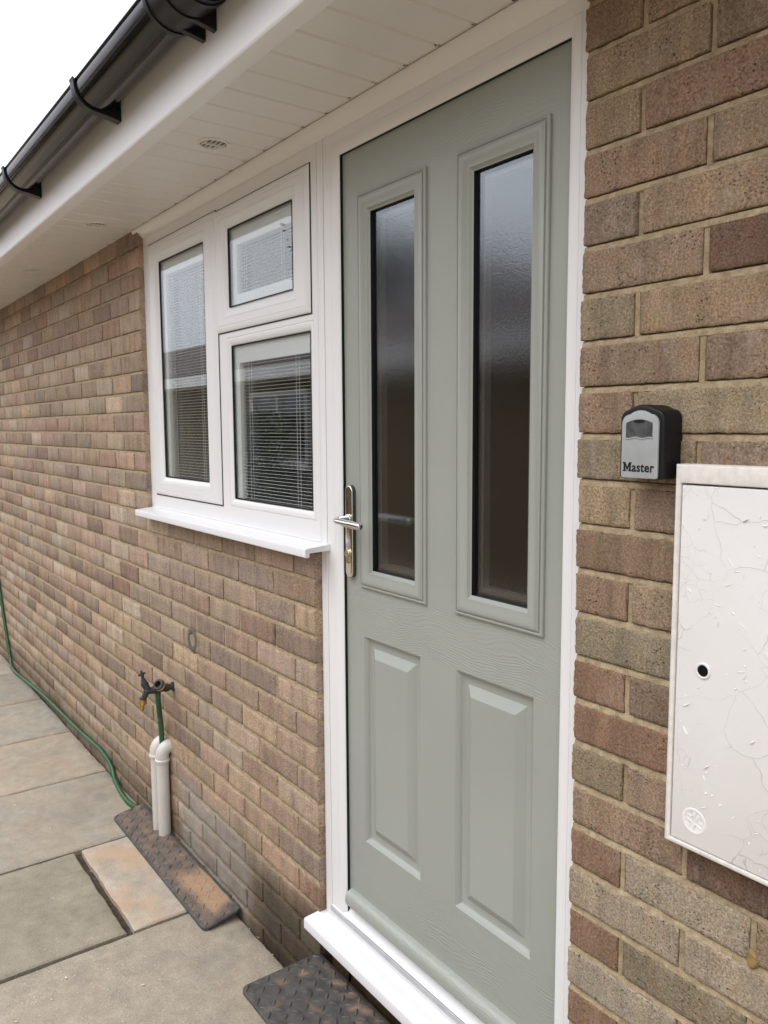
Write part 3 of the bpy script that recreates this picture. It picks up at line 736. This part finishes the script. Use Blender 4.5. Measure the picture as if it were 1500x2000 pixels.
for p in PN:
    rc = ring(b, *p, PP); b.faces.new(rc[-1])
box(b, -.775, -.042, YD+.03, YD+.044, .322, 2.205) if False else None
ring(b, -.775, -.042, .322, 2.205, [(0, YD+.044), (0, YD)])
leaf = obj('door_leaf', b, M['door'], fd, angle=28)
GP = [(0, YD+.0004), (0, YD-.0042), (.0010, YD-.0060), (.0040, YD-.0072), (.0058, YD-.0066), (.0064, YD-.0048), (.0086, YD-.0048), (.0092, YD-.0078), (.0125, YD-.0100), (.0170, YD-.0108), (.0215, YD-.0100),
      (.0280, YD-.0070), (.0330, YD-.0056), (.0375, YD-.0052), (.0392, YD-.0030), (.0420, YD+.0000), (.0450, YD+.0012)]
for g in GF:
    b = BM(); ring(b, *g, GP); gf = obj('glazing_frame', b, M['door'], fd, angle=25)
    b = BM(); ring(b, *g, [(.0449, YD+.0011), (.0451, YD+.0105), (.052, YD+.0107)]); obj('seal', b, M['black'], gf, smooth=False)
    b = BM(); box(b, g[0]+.040, g[1]-.040, YD+.0095, YD+.0155, g[2]+.040, g[3]-.040); obj('glass_pane', b, M['obscure'], gf, smooth=False)
    b = BM(); ring(b, g[0]+.043, g[1]-.043, g[2]+.043, g[3]-.043, [(.004, YD+.0170), (.019, YD+.0170), (.019, YD+.034)]); obj('spacer_bar', b, M['blind'], gf, smooth=False)
b = BM(); prism(b, [(YD, .3255), (.018, .3260), (.0150, .3290), (.0138, .3380), (.0148, .3480), (.0180, .3555), (.0235, .3605), (.030, .3630), (YD, .3640)], -.7530, -.060)
obj('weather_bar', b, M['door'], fd, angle=40)
# lever handle on its long back plate
def rounded(x0, x1, z0, z1, n=10):
    r_ = (x1-x0)/2; c = (x0+x1)/2
    return [(c+r_*math.cos(math.pi*(1+i/n)), z0+r_+r_*math.sin(math.pi*(1+i/n))) for i in range(n+1)]+[(c+r_*math.cos(math.pi*i/n), z1-r_+r_*math.sin(math.pi*i/n)) for i in range(n+1)]
b = BM(); HX = -.7345
fs = prism(b, rounded(HX-.0150, HX+.0150, 1.1835, 1.4115), YD, YD-.0125, axis='y', mi=1)
for f in b.faces:
    if all(abs(v.co.y-(YD-.0125)) < 1e-5 for v in f.verts): f.material_index = 0
es = [e for e in b.edges if all(abs(v.co.y-(YD-.0125)) < 1e-5 for v in e.verts)]
bmesh.ops.bevel(b, geom=es, offset=.0028, segments=3, affect='EDGES', profile=.5)
hd = obj('handle', b, [M['chrome'], M['plate']], fd)
b = BM(); lathe(b, (HX, YD-.0120, 1.3290), (0, -1, 0), [(0, .0125), (.004, .0125), (.0055, .0110), (.006, .0095)], 24)
pth = smoothpath([(HX, YD-.015, 1.329), (HX, YD-.034, 1.329), (HX+.002, YD-.046, 1.3288), (HX+.012, YD-.0545, 1.3285), (HX+.030, YD-.0585, 1.3280), (HX+.075, YD-.0610, 1.3268), (HX+.118, YD-.0600, 1.3255)], 6)
rr = [.0092-.0006*math.sin(i/len(pth)*3) for i in range(len(pth))]; rr[-1] = .0088
pth.append(pth[-1]+Vector((.0035, .0002, 0))); rr.append(.0070); pth.append(pth[-1]+Vector((.0012, 0, 0))); rr.append(.0035)
tube(b, pth, rr, 16); obj('lever', b, M['chrome'], hd, angle=60)
b = BM(); lathe(b, (HX, YD-.0118, 1.2440), (0, -1, 0), [(0, .0095), (.006, .0095), (.0075, .0085), (.0078, .004), (.0060, .0035), (.0060, 0)], 20)
prism(b, rounded(HX-.0052, HX+.0052, 1.2190, 1.2440, 6), YD-.0118, YD-.0165, axis='y')
obj('lock_cylinder', b, M['cylinder'], hd)

# ------------------------------------------------------------------ key safe
ks = thing('key_safe', 'black key safe with grey front and small shutter window, fixed to the right-hand bricks', 'key safe', (.154, 0, 1.473))
def arch(x0, x1, z0, z1, r_, rise, n=8):
    c = (x0+x1)/2; h = (x1-x0)/2; pts = [(x0, z0+.004), (x0+.001, z0+.001), (x0+.004, z0), (x1-.004, z0), (x1-.001, z0+.001), (x1, z0+.004)]
    pts += [(x1, z1-rise-r_)]
    for i in range(1, n): a = i/n*math.pi/2; pts.append((x1-r_+r_*math.cos(a), z1-rise-r_+r_*math.sin(a)+rise*.15*math.sin(a)))
    for i in range(n+1):
        t = 1-2*i/n; xx = c+(h-r_)*t; pts.append((xx, z1-rise*t*t*.85))
    for i in range(n-1, 0, -1): a = i/n*math.pi/2; pts.append((x0+r_-r_*math.cos(a), z1-rise-r_+r_*math.sin(a)+rise*.15*math.sin(a)))
    pts.append((x0, z1-rise-r_)); return pts
b = BM(); prism(b, arch(.1165, .1925, 1.4735, 1.5825, .014, .008), .002, -.0445, axis='y')
es = [e for e in b.edges if all(abs(v.co.y+.0445) < 1e-5 for v in e.verts)]
bmesh.ops.bevel(b, geom=es, offset=.0045, segments=4, affect='EDGES', profile=.5); obj('body', b, M['keyblack'], ks, angle=40)
b = BM(); prism(b, arch(.1225, .1858, 1.4742, 1.5740, .013, .007), -.0440, -.0478, axis='y')
es = [e for e in b.edges if all(abs(v.co.y+.0478) < 1e-5 for v in e.verts)]
bmesh.ops.bevel(b, geom=es, offset=.0012, segments=2, affect='EDGES', profile=.5); fp = obj('front_plate', b, M['keygrey'], ks, angle=40)
def shut(x0, x1, z0, z1, n=10):
    return [(x0+(x1-x0)*i/n, z0+.0011*math.sin(i/n*math.pi*4+math.pi)) for i in range(n+1)]+[(x1-(x1-x0)*i/n, z1-.0055*(2*i/n-1)**2) for i in range(n+1)]
b = BM(); prism(b, shut(.1305, .1765, 1.5345, 1.5610), -.0474, -.0482, axis='y'); obj('shutter', b, M['shutter'], ks)
b = BM(); prism(b, [(.1440+.019*i/8, 1.5590+.0012*(1-(i/4-1)**2)) for i in range(9)]+[(.1620-.018*i/8, 1.5572-.0012*(1-(i/4-1)**2)) for i in range(9)], -.0481, -.0490, axis='y'); obj('shutter_catch', b, M['black'], ks)
b = BM()
for (p, q) in zip(shut(.1298, .1772, 1.5340, 1.56)[:11], shut(.1298, .1772, 1.5340, 1.56)[1:11]):
    prism(b, [(p[0], p[1]-.0010), (q[0], q[1]-.0010), (q[0], q[1]+.0006), (p[0], p[1]+.0006)], -.0475, -.0490, axis='y')
obj('shutter_lip', b, M['keygrey'], ks)
cu = bpy.data.curves.new('lettering', 'FONT'); cu.body = 'aster'; cu.size = .0185; cu.offset = .00035; cu.extrude = .0002; cu.space_character = 1.05
to = bpy.data.objects.new('lettering_curve', cu); link(to); bpy.context.view_layer.update()
me = bpy.data.meshes.new_from_object(to.evaluated_get(bpy.context.evaluated_depsgraph_get())); bpy.data.objects.remove(to); bpy.data.curves.remove(cu)
b = BM(); b.from_mesh(me); bpy.data.meshes.remove(me)
xmin = min(v.co.x for v in b.verts); xmax = max(v.co.x for v in b.verts); sx_ = .0385/(xmax-xmin)
for v in b.verts: v.co = Vector((.1424+(v.co.x-xmin)*sx_, -.0480-v.co.z, 1.4840+v.co.y*1.05))
Mw, Mh, Mx, Mz = .0145, .0135, .1268, 1.4840
prism(b, [(Mx+p*Mw, Mz+q*Mh) for p, q in ((-.05, 0), (-.05, .13), (.06, .13), (.06, .87), (-.05, .87), (-.05, 1), (.27, 1), (.5, .45), (.73, 1), (1.05, 1), (1.05, .87), (.94, .87), (.94, .13), (1.05, .13), (1.05, 0), (.63, 0), (.63, .13), (.73, .13), (.73, .62), (.54, .12), (.46, .12), (.27, .62), (.27, .13), (.37, .13), (.37, 0))], -.0477, -.0482, axis='y')
obj('lettering', b, M['black'], ks, smooth=False)

# ------------------------------------------------------------------ meter box
mb = thing('meter_box', 'white meter box with cracked peeling paint on the right-hand bricks', 'meter box', (.41, 0, .930))
b = BM()
MI = (.0095, .011, .0080, .0270)
ring(b, .2040, .620, .930, 1.4965, [(0, .004), (0, -.0265), (.0012, -.0290), (.0030, -.0300), (tuple(k-.002 for k in MI), -.0300), (tuple(k-.0004 for k in MI), -.0290), (MI, -.0270), (MI, -.012), (tuple(k+.03 for k in MI), -.012)])
obj('box_frame', b, M['meterwhite'], mb, angle=40)
b = BM(); box(b, .2040+.0112, .620-.0125, -.0285, -.0130, .9395, 1.4670, .0016, 2)
rnd = random.Random(12)
for k in range(170):     # lifted curls of paint
    x = rnd.choice([rnd.uniform(.217, .59), rnd.uniform(.217, .59), rnd.uniform(.217, .40)]); z = rnd.uniform(.945, 1.46)
    if math.hypot(x-.2585, z-1.204) < .022 or math.hypot(x-.2525, z-.977) < .024: continue
    L_ = rnd.choice([rnd.uniform(.001, .003), rnd.uniform(.001, .004), rnd.uniform(.003, .015)]); an = rnd.gauss(0, .9); ww = rnd.uniform(.0004, .0016); up_ = rnd.uniform(.0008, .0024); cv_ = rnd.uniform(-.25, .25)
    A = []
    for i in range(5):
        t = i/4; px = x+math.cos(an)*L_*(t-.5); pz = z+math.sin(an)*L_*(t-.5)+cv_*L_*(t-.5)**2; wt = ww*math.sin(math.pi*(.1+.8*t))
        A.append([b.verts.new((px, -.0284, pz+wt)), b.verts.new((px, -.0284-up_*.8*math.sin(math.pi*(.15+.7*t)), pz)), b.verts.new((px, -.0283-up_*math.sin(math.pi*(.15+.7*t)), pz-wt*.6))])
    for p, q in zip(A, A[1:]):
        b.faces.new((p[0], p[1], q[1], q[0])); b.faces.new((p[1], p[2], q[2], q[1]))
md = obj('box_door', b, M['cracked'], mb)
b = BM(); lathe(b, (.2525, -.0284, .977), (0, -1, 0), [(-.001, .0200), (.0001, .0198), (.0007, .0186), (.0008, .0168), (.0002, .0156), (.0001, .0)], 36)
for a in (0, 90):
    for s in (-1, 1):
        bmx = Matrix.Translation((.2525, -.0296, .977)) @ Matrix.Rotation(R(a+20), 4, 'Y')
        for (x0, x1, z0, z1) in ((.0035*s-.0022, .0035*s+.0022, .0035, .0130), (.0035*s-.0022, .0035*s+.0022, -.0130, -.0035)):
            vs0 = len(b.verts); box(b, x0, x1, .0006, .002, z0, z1, .0003, 1); b.verts.ensure_lookup_table()
            for v in b.verts[vs0:]: v.co = bmx @ v.co
obj('box_lock', b, M['cracked'], md)
b = BM(); lathe(b, (.2585, -.0284, 1.204), (0, -1, 0), [(-.001, .0120), (.0014, .0118), (.0022, .0100), (.0014, .0085), (-.004, .0080)], 28); obj('hole_rim', b, M['cracked'], md)
b = BM(); lathe(b, (.2585, -.0282, 1.204), (0, -1, 0), [(.0009, .0083), (.0010, .0)], 24); obj('hole', b, simple('lock_hole_dark', (.012, .011, .010), .95, 0.0), md)

# ------------------------------------------------------------------ waste pipes
pl = ['white waste pipe with an elbow, standing behind its twin beside the wall', 'white waste pipe with an elbow, nearer the door of the pair']
PY = -.0270; PR = .0228
def waste_pipe(x, ztop, label):
    t = thing('waste_pipe', label, 'pipe', (x, PY, .0), 'pair of white waste pipes')
    b_ = BM(); tube(b_, [(x, PY, .004), (x, PY, ztop-.06)], PR, 24); obj('pipe', b_, M['pipe'], t)
    zc = ztop-.075
    b_ = BM(); lathe(b_, (x, PY, zc), (0, 0, 1), [(0, PR), (0, .0268), (.0015, .0278), (.009, .0278), (.0105, .0264), (.0115, .0249), (.022, .0246), (.023, PR)], 28); obj('collar', b_, M['pipe'], t)
    b_ = BM(); pts = [Vector((x, PY, zc+.012))]
    for i in range(11):
        a = i/10*math.pi/2; pts.append(Vector((x, PY+.030*(1-math.cos(a)), zc+.024+.030*math.sin(a))))
    pts.append(pts[-1]+Vector((0, .05, 0))); tube(b_, pts, .0250, 24)
    obj('elbow', b_, M['pipe'], t, angle=50)
waste_pipe(-1.998, .388, pl[0]); waste_pipe(-1.938, .388, pl[1])

# ------------------------------------------------------------------ tap and hose
tp = thing('garden_tap', 'dark double outdoor tap with brass hose connector on the brick wall', 'tap', (-1.876, 0, .613))
b = BM(); TX, TZ = -1.876, .613
lathe(b, (TX, .006, TZ), (0, -1, 0), [(0, .017), (.010, .017), (.012, .012), (.022, .011), (.024, .015), (.038, .015), (.040, .0125), (.062, .0125), (.064, .0155), (.080, .0155), (.084, .012), (.108, .0115), (.112, .009), (.113, 0)], 18)
obj('body', b, M['tapgrey'], tp)
b = BM(); lathe(b, (TX+.002, -.040, TZ+.004), (.45, -.62, .55), [(0, .014), (.020, .015), (.022, .0195), (.034, .0200), (.036, .0185), (.036, .0120), (.016, .0105), (.016, 0)], 24)
o1 = obj('outlet', b, M['tapgrey'], tp)
b = BM(); lathe(b, Vector((TX+.002, -.040, TZ+.004))+Vector((.45, -.62, .55)).normalized()*.019, (.45, -.62, .55), [(0, .0150), (.0, .0212), (.006, .0212), (.008, .0195)], 24); obj('collar', b, M['brass'], o1)
b = BM(); nk = [(TX, -.093, TZ+.004), (TX-.006, -.101, TZ+.022), (TX-.012, -.106, TZ+.044)]
tube(b, nk, [.0115, .0125, .008], 14); lathe(b, nk[1], (-.2, -.25, 1), [(0, .0135), (.004, .0142), (.008, .0135)], 16)
tube(b, [(TX-.012, -.106, TZ+.044), (TX-.017, -.110, TZ+.075)], [.006, .0035], 10)
tube(b, [(TX-.030, -.112, TZ+.058), (TX-.002, -.108, TZ+.062)], [.003, .0045], 8); tube(b, [(TX-.013, -.122, TZ+.058), (TX-.018, -.095, TZ+.064)], [.0035, .004], 8)
obj('lever', b, M['tapgrey'], tp)
b = BM(); tube(b, [(TX, -.098, TZ-.002), (TX-.004, -.108, TZ-.022), (TX-.006, -.111, TZ-.030)], [.011, .010, .010], 14); obj('spout', b, M['tapgrey'], tp)
b = BM(); lathe(b, (TX-.006, -.111, TZ-.027), (-.10, -.12, -1), [(0, .0125), (.001, .0150), (.018, .0152), (.020, .0125), (.022, .0085), (.030, .0090), (.034, .0098), (.040, .0080), (.042, .0045), (.044, 0)], 20); obj('hose_connector', b, M['brass'], tp)
hp = [(TX, -.056, TZ-.004), (TX-.004, -.056, TZ-.040), (TX-.022, -.046, TZ-.10), (TX-.060, -.030, .47), (-1.9685, -.0160, .40), (-1.9690, -.0125, .30), (-1.9690, -.0125, .16), (-1.980, -.0125, .07), (-2.03, -.0125, .028), (-2.10, -.0135, .0140), (-2.17, -.020, .0125),
      (-2.245, -.032, .0115), (-2.325, -.043, .0115), (-2.435, -.036, .0115), (-2.560, -.020, .0125), (-2.625, -.0130, .046), (-2.715, -.0125, .066), (-2.83, -.0120, .070), (-3.08, -.0120, .056), (-3.37, -.0120, .048), (-3.69, -.0120, .040), (-3.98, -.0125, .030), (-4.30, -.017, .0125), (-4.50, -.03, .012), (-4.66, -.026, .012),
      (-4.735, -.015, .035), (-4.79, -.0130, .107), (-4.865, -.0130, .233), (-4.94, -.0130, .383), (-5.02, -.0130, .55), (-5.08, -.016, .66)]
b = BM(); tube(b, smoothpath(hp, 7), .0098, 12)
tag(obj('garden_hose', b, M['hose'], loc=(-2.3, -.04, 0), angle=60), 'green garden hose from the tap, trailing along the foot of the brick wall', 'hose')

# ------------------------------------------------------------------ rubber mats and step
def mat_obj(label, x0, x1, y0, y1, z, dust, tilt=0.0, th=.008):
    b_ = BM(); rr_ = .022; L0 = b_.verts.layers.float.new('dust')
    def outline(i):
        pts = []
        for (cx, cy_, a0) in ((x1-rr_, y1-rr_, 0), (x0+rr_, y1-rr_, 90), (x0+rr_, y0+rr_, 180), (x1-rr_, y0+rr_, 270)):
            for k in range(7): a = R(a0+15*k); pts.append((cx+(rr_-i)*math.cos(a), cy_+(rr_-i)*math.sin(a)))
        return pts
    prev = None
    for i, zz in ((0, z-th), (0, z-.003), (.0012, z-.0008), (.003, z)):
        cur = [b_.verts.new((p[0], p[1]+(.0015*math.sin(p[0]*19)), zz)) for p in outline(i)]
        if prev:
            for k in range(len(cur)): b_.faces.new((prev[k], prev[(k+1) % len(cur)], cur[(k+1) % len(cur)], cur[k]))
        prev = cur
    b_.faces.new(prev)
    # dense top sheet carries the dirt and sags a little
    nx = int((x1-x0)/.012); ny = int((y1-y0)/.012); G = []
    for j in range(ny+1):
        row = []
        for i in range(nx+1):
            x = x0+.006+(x1-x0-.012)*i/nx; y = y0+.006+(y1-y0-.012)*j/ny
            e = min(x-x0, x1-x, y-y0, y1-y); zz = z+.0004+(.0008*noise.noise(Vector((x*22, y*22, 5)))+.0006 if e > .01 else -.0009)
            v = b_.verts.new((x, y, zz)); v[L0] = dust(x, y); row.append(v)
        G.append(row)
    for j in range(ny):
        for i in range(nx):
            fx_, fy_ = G[j][i].co, G[j+1][i+1].co
            c_ = ((fx_.x+fy_.x)/2, (fx_.y+fy_.y)/2)
            if min(c_[0]-x0, x1-c_[0]) < rr_*.5 and min(c_[1]-y0, y1-c_[1]) < rr_*.5: continue
            b_.faces.new((G[j][i], G[j][i+1], G[j+1][i+1], G[j+1][i]))
    o = tag(obj('rubber_mat', b_, M['rubber'], loc=((x0+x1)/2, (y0+y1)/2, z-th), angle=40), label, 'mat', 'ribbed rubber mats')
    t_ = BM(); L1 = t_.verts.layers.float.new('dust'); px = .0290; nxx = int((x1-x0-.02)/px); nyy = int((y1-y0-.012)/px)
    for j in range(nyy+1):
        for i in range(nxx+1):
            x = x0+.016+i*px; y = y0+.014+j*px
            if x > x1-.010 or y > y1-.008: continue
            an = R(45 if (i+j) % 2 else -45); dd = dust(x, y); hgt_ = .0042*(1-.5*dd)
            L_, W_ = .0128, .0042; ca, sa = math.cos(an), math.sin(an); top = None
            base = []; mid = []
            for k in range(10):
                a = 2*math.pi*k/10; u_, v_ = L_*math.cos(a), W_*math.sin(a)*(1-.25*abs(math.cos(a)))
                base.append(t_.verts.new((x+u_*ca-v_*sa, y+u_*sa+v_*ca, z+.0006)))
                mid.append(t_.verts.new((x+(u_*ca-v_*sa)*.62, y+(u_*sa+v_*ca)*.62, z+.0006+hgt_*.85)))
            top = t_.verts.new((x, y, z+.0006+hgt_))
            for k in range(10):
                t_.faces.new((base[k], base[(k+1) % 10], mid[(k+1) % 10], mid[k])); t_.faces.new((mid[k], mid[(k+1) % 10], top))
            for v in base+mid+[top]: v[L1] = dd
    tp_ = obj('tread_pattern', t_, M['rubber'], o, angle=60)
    if tilt:
        for q_ in (o, tp_):
            for v in q_.data.vertices: v.co.z += tilt*(v.co.y+(y1-y0)/2)/(y1-y0)
    return o
def sm(a, b_, v): t = max(0, min(1, (v-a)/(b_-a))); return t*t*(3-2*t)
def dust1(x, y):
    n_ = noise.noise(Vector((x*9, y*14, 2))); n2 = noise.noise(Vector((x*30, y*34, 6)))
    return max(.20+.35*n2, min(.95, sm(-1.72, -1.58, x+.05*n_)*sm(-1.345, -1.40, x+.03*n_)*sm(-.125, -.085, y+.03*n_+.010*n2)*(.95-.3*n2)))
def dust2(x, y):
    n_ = noise.noise(Vector((x*11, y*15, 4))); n2 = noise.noise(Vector((x*33, y*36, 1)))
    return max(0, min(.8, sm(-.07, .0, y+.05*n_+.04*n2)*sm(.1, .4, n2+.2)*.6+.30*sm(.32, .6, n2)))
mat_obj('rubber tread mat dusted with orange soil, on the paving under the white pipes', -2.228, -1.326, -.136, -.006, .011, dust1, .024)
mat_obj('dark rubber tread mat on the step below the white door sill', -.853, -.100, -.241, -.006, .150, dust2)
b = BM(); box(b, -.842, -.02, -.130, -.004, -.03, .1405, .006, 2)
tag(obj('door_step', b, M['stepc'], loc=(-.43, -.065, 0)), 'narrow dark step under the rubber mat below the front door', 'step')
b = BM(); rnd = random.Random(3)
for k in range(26):
    x = rnd.uniform(-1.83, -1.74) if k < 18 else rnd.uniform(-2.06, -2.03); y = rnd.uniform(-.040, -.010); s = rnd.uniform(.003, .008)
    an = rnd.random()*3.1; dx, dy = math.cos(an)*s, math.sin(an)*s; h_ = .0125+rnd.random()*.005
    face(b, [(x-dx, y-dy, h_), (x+dy*.5, y-dx*.5, h_+.003), (x+dx, y+dy, h_+.001), (x-dy*.5, y+dx*.5, h_+.004)])
tag(obj('dark_bits', b, simple('dark_brown_bits', (.07, .045, .022), .9, .2, var=.5, vscale=90), smooth=False), 'small heap of dark brown bits beside the pipes on the mat', 'leaf litter', kind='stuff')  # dark brown slivers scattered over the dark gap beside the pipes

# ------------------------------------------------------------------ the house opposite, seen only in the glass
nh = thing('neighbour_house', 'brown brick bungalow opposite with dark roof and white fascia, mirrored in the glass', 'house', (-10, -4.2, 0))
b = BM(); holed(b, -34, 4, -.04, 2.35, [(-9.7, -8.1, 1.05, 2.05), (-16.4, -13.2, .9, 2.1)], -4.2, .1)
for f in b.faces: f.normal_flip()
for v in b.verts: v.co.y = -8.4-v.co.y
box(b, -34, 4, -9.0, -4.32, -.04, 2.34)
obj('wall', b, M['nbrick'], nh, smooth=False)
b = BM(); prism(b, [(-3.80, 2.36), (-8.2, 3.86), (-12.4, 2.36), (-12.4, 2.30), (-8.2, 3.78), (-3.80, 2.30)], -34.5, 4.5); obj('roof', b, M['roof'], nh, smooth=False)
b = BM(); box(b, -34.5, 4.5, -3.82, -3.79, 2.18, 2.34); box(b, -34.5, 4.5, -4.19, -3.82, 2.18, 2.20); obj('fascia', b, M['upvc'], nh, smooth=False)
for (x0, x1, z0, z1) in ((-9.7, -8.1, 1.05, 2.05), (-16.4, -13.2, .9, 2.1)):
    b = BM(); xm = (x0+x1)/2
    for bx in ((x0, x0+.07), (xm-.035, xm+.035), (x1-.07, x1)): box(b, bx[0], bx[1], -4.25, -4.19, z0, z1)
    for bz in ((z0, z0+.07), (z1-.07, z1)): box(b, x0+.07, xm-.035, -4.25, -4.19, bz[0], bz[1]); box(b, xm+.035, x1-.07, -4.25, -4.19, bz[0], bz[1])
    box(b, x0-.05, x1+.05, -4.19, -4.12, z0-.05, z0-.002); wf = obj('window', b, M['upvc'], nh, smooth=False)
    b = BM(); box(b, x0+.05, x1-.05, -4.235, -4.225, z0+.05, z1-.05); obj('pane', b, M['glass'], wf, smooth=False)
def tree(name, x, y, h, cr_, n, label, leafy=True, seed=1):
    t = thing(name, label, 'tree', (x, y, -.03)); rn = random.Random(seed); b_ = BM(); tips = []
    def grow(p, d, L_, r_, lv):
        q = p+d*L_; mid_ = (p+q)/2+Vector((rn.gauss(0, .05), rn.gauss(0, .05), 0))*L_; tube(b_, [p, mid_, q], [r_, r_*.85, r_*.66], 6)
        if lv == 0: tips.append(q); return
        for k in range(3): grow(q, (d+Vector((rn.gauss(0, .55), rn.gauss(0, .55), rn.uniform(-.1, .45)))).normalized(), L_*rn.uniform(.6, .82), r_*.6, lv-1)
    grow(Vector((x, y, -.05)), Vector((0, 0, 1)), h*.34, h*.022, 4); obj('trunk', b_, M['trunk'], t)
    b_ = BM()
    for k in range(n):
        c = rn.choice(tips)+Vector((rn.gauss(0, cr_), rn.gauss(0, cr_), rn.gauss(0, cr_))); s = rn.uniform(.05, .11)
        u = Vector((rn.gauss(0, 1), rn.gauss(0, 1), rn.gauss(0, 1))).normalized(); v = u.orthogonal().normalized()
        face(b_, [c-u*s, c+v*s*.5, c+u*s, c-v*s*.5])
    obj('crown', b_, M['leaf'], t, smooth=False)
t = thing('garden_shrub', 'green shrub against the house opposite, mirrored in the lower window pane', 'shrub', (-8.7, -3.75, -.03)); b = BM(); rn = random.Random(4)
for k in range(7): tube(b, smoothpath([(-8.7, -3.75, -.03), (-8.7+rn.gauss(0, .15), -3.75+rn.gauss(0, .06), .6), (-8.7+rn.gauss(0, .4), -3.75+rn.gauss(0, .12), 1.5)], 4), .012, 6)
obj('stems', b, M['trunk'], t); b = BM()
for k in range(2600):
    c = Vector((-8.7+rn.gauss(0, .36), -3.75+rn.gauss(0, .15), rn.uniform(.35, 1.75))); s_ = rn.uniform(.025, .055)
    u = Vector((rn.gauss(0, 1), rn.gauss(0, 1), rn.gauss(0, 1))).normalized(); v = u.orthogonal().normalized(); face(b, [c-u*s_, c+v*s_*.55, c+u*s_, c-v*s_*.55])
obj('foliage', b, simple('shrub_leaf', (.085, .12, .03), .55, .4, var=.4, vscale=8), t, smooth=False)
tree('garden_tree', -14.8, -10.8, 6.6, .42, 6500, 'leafy tree beyond the house opposite, mirrored in the left door glass', seed=5)
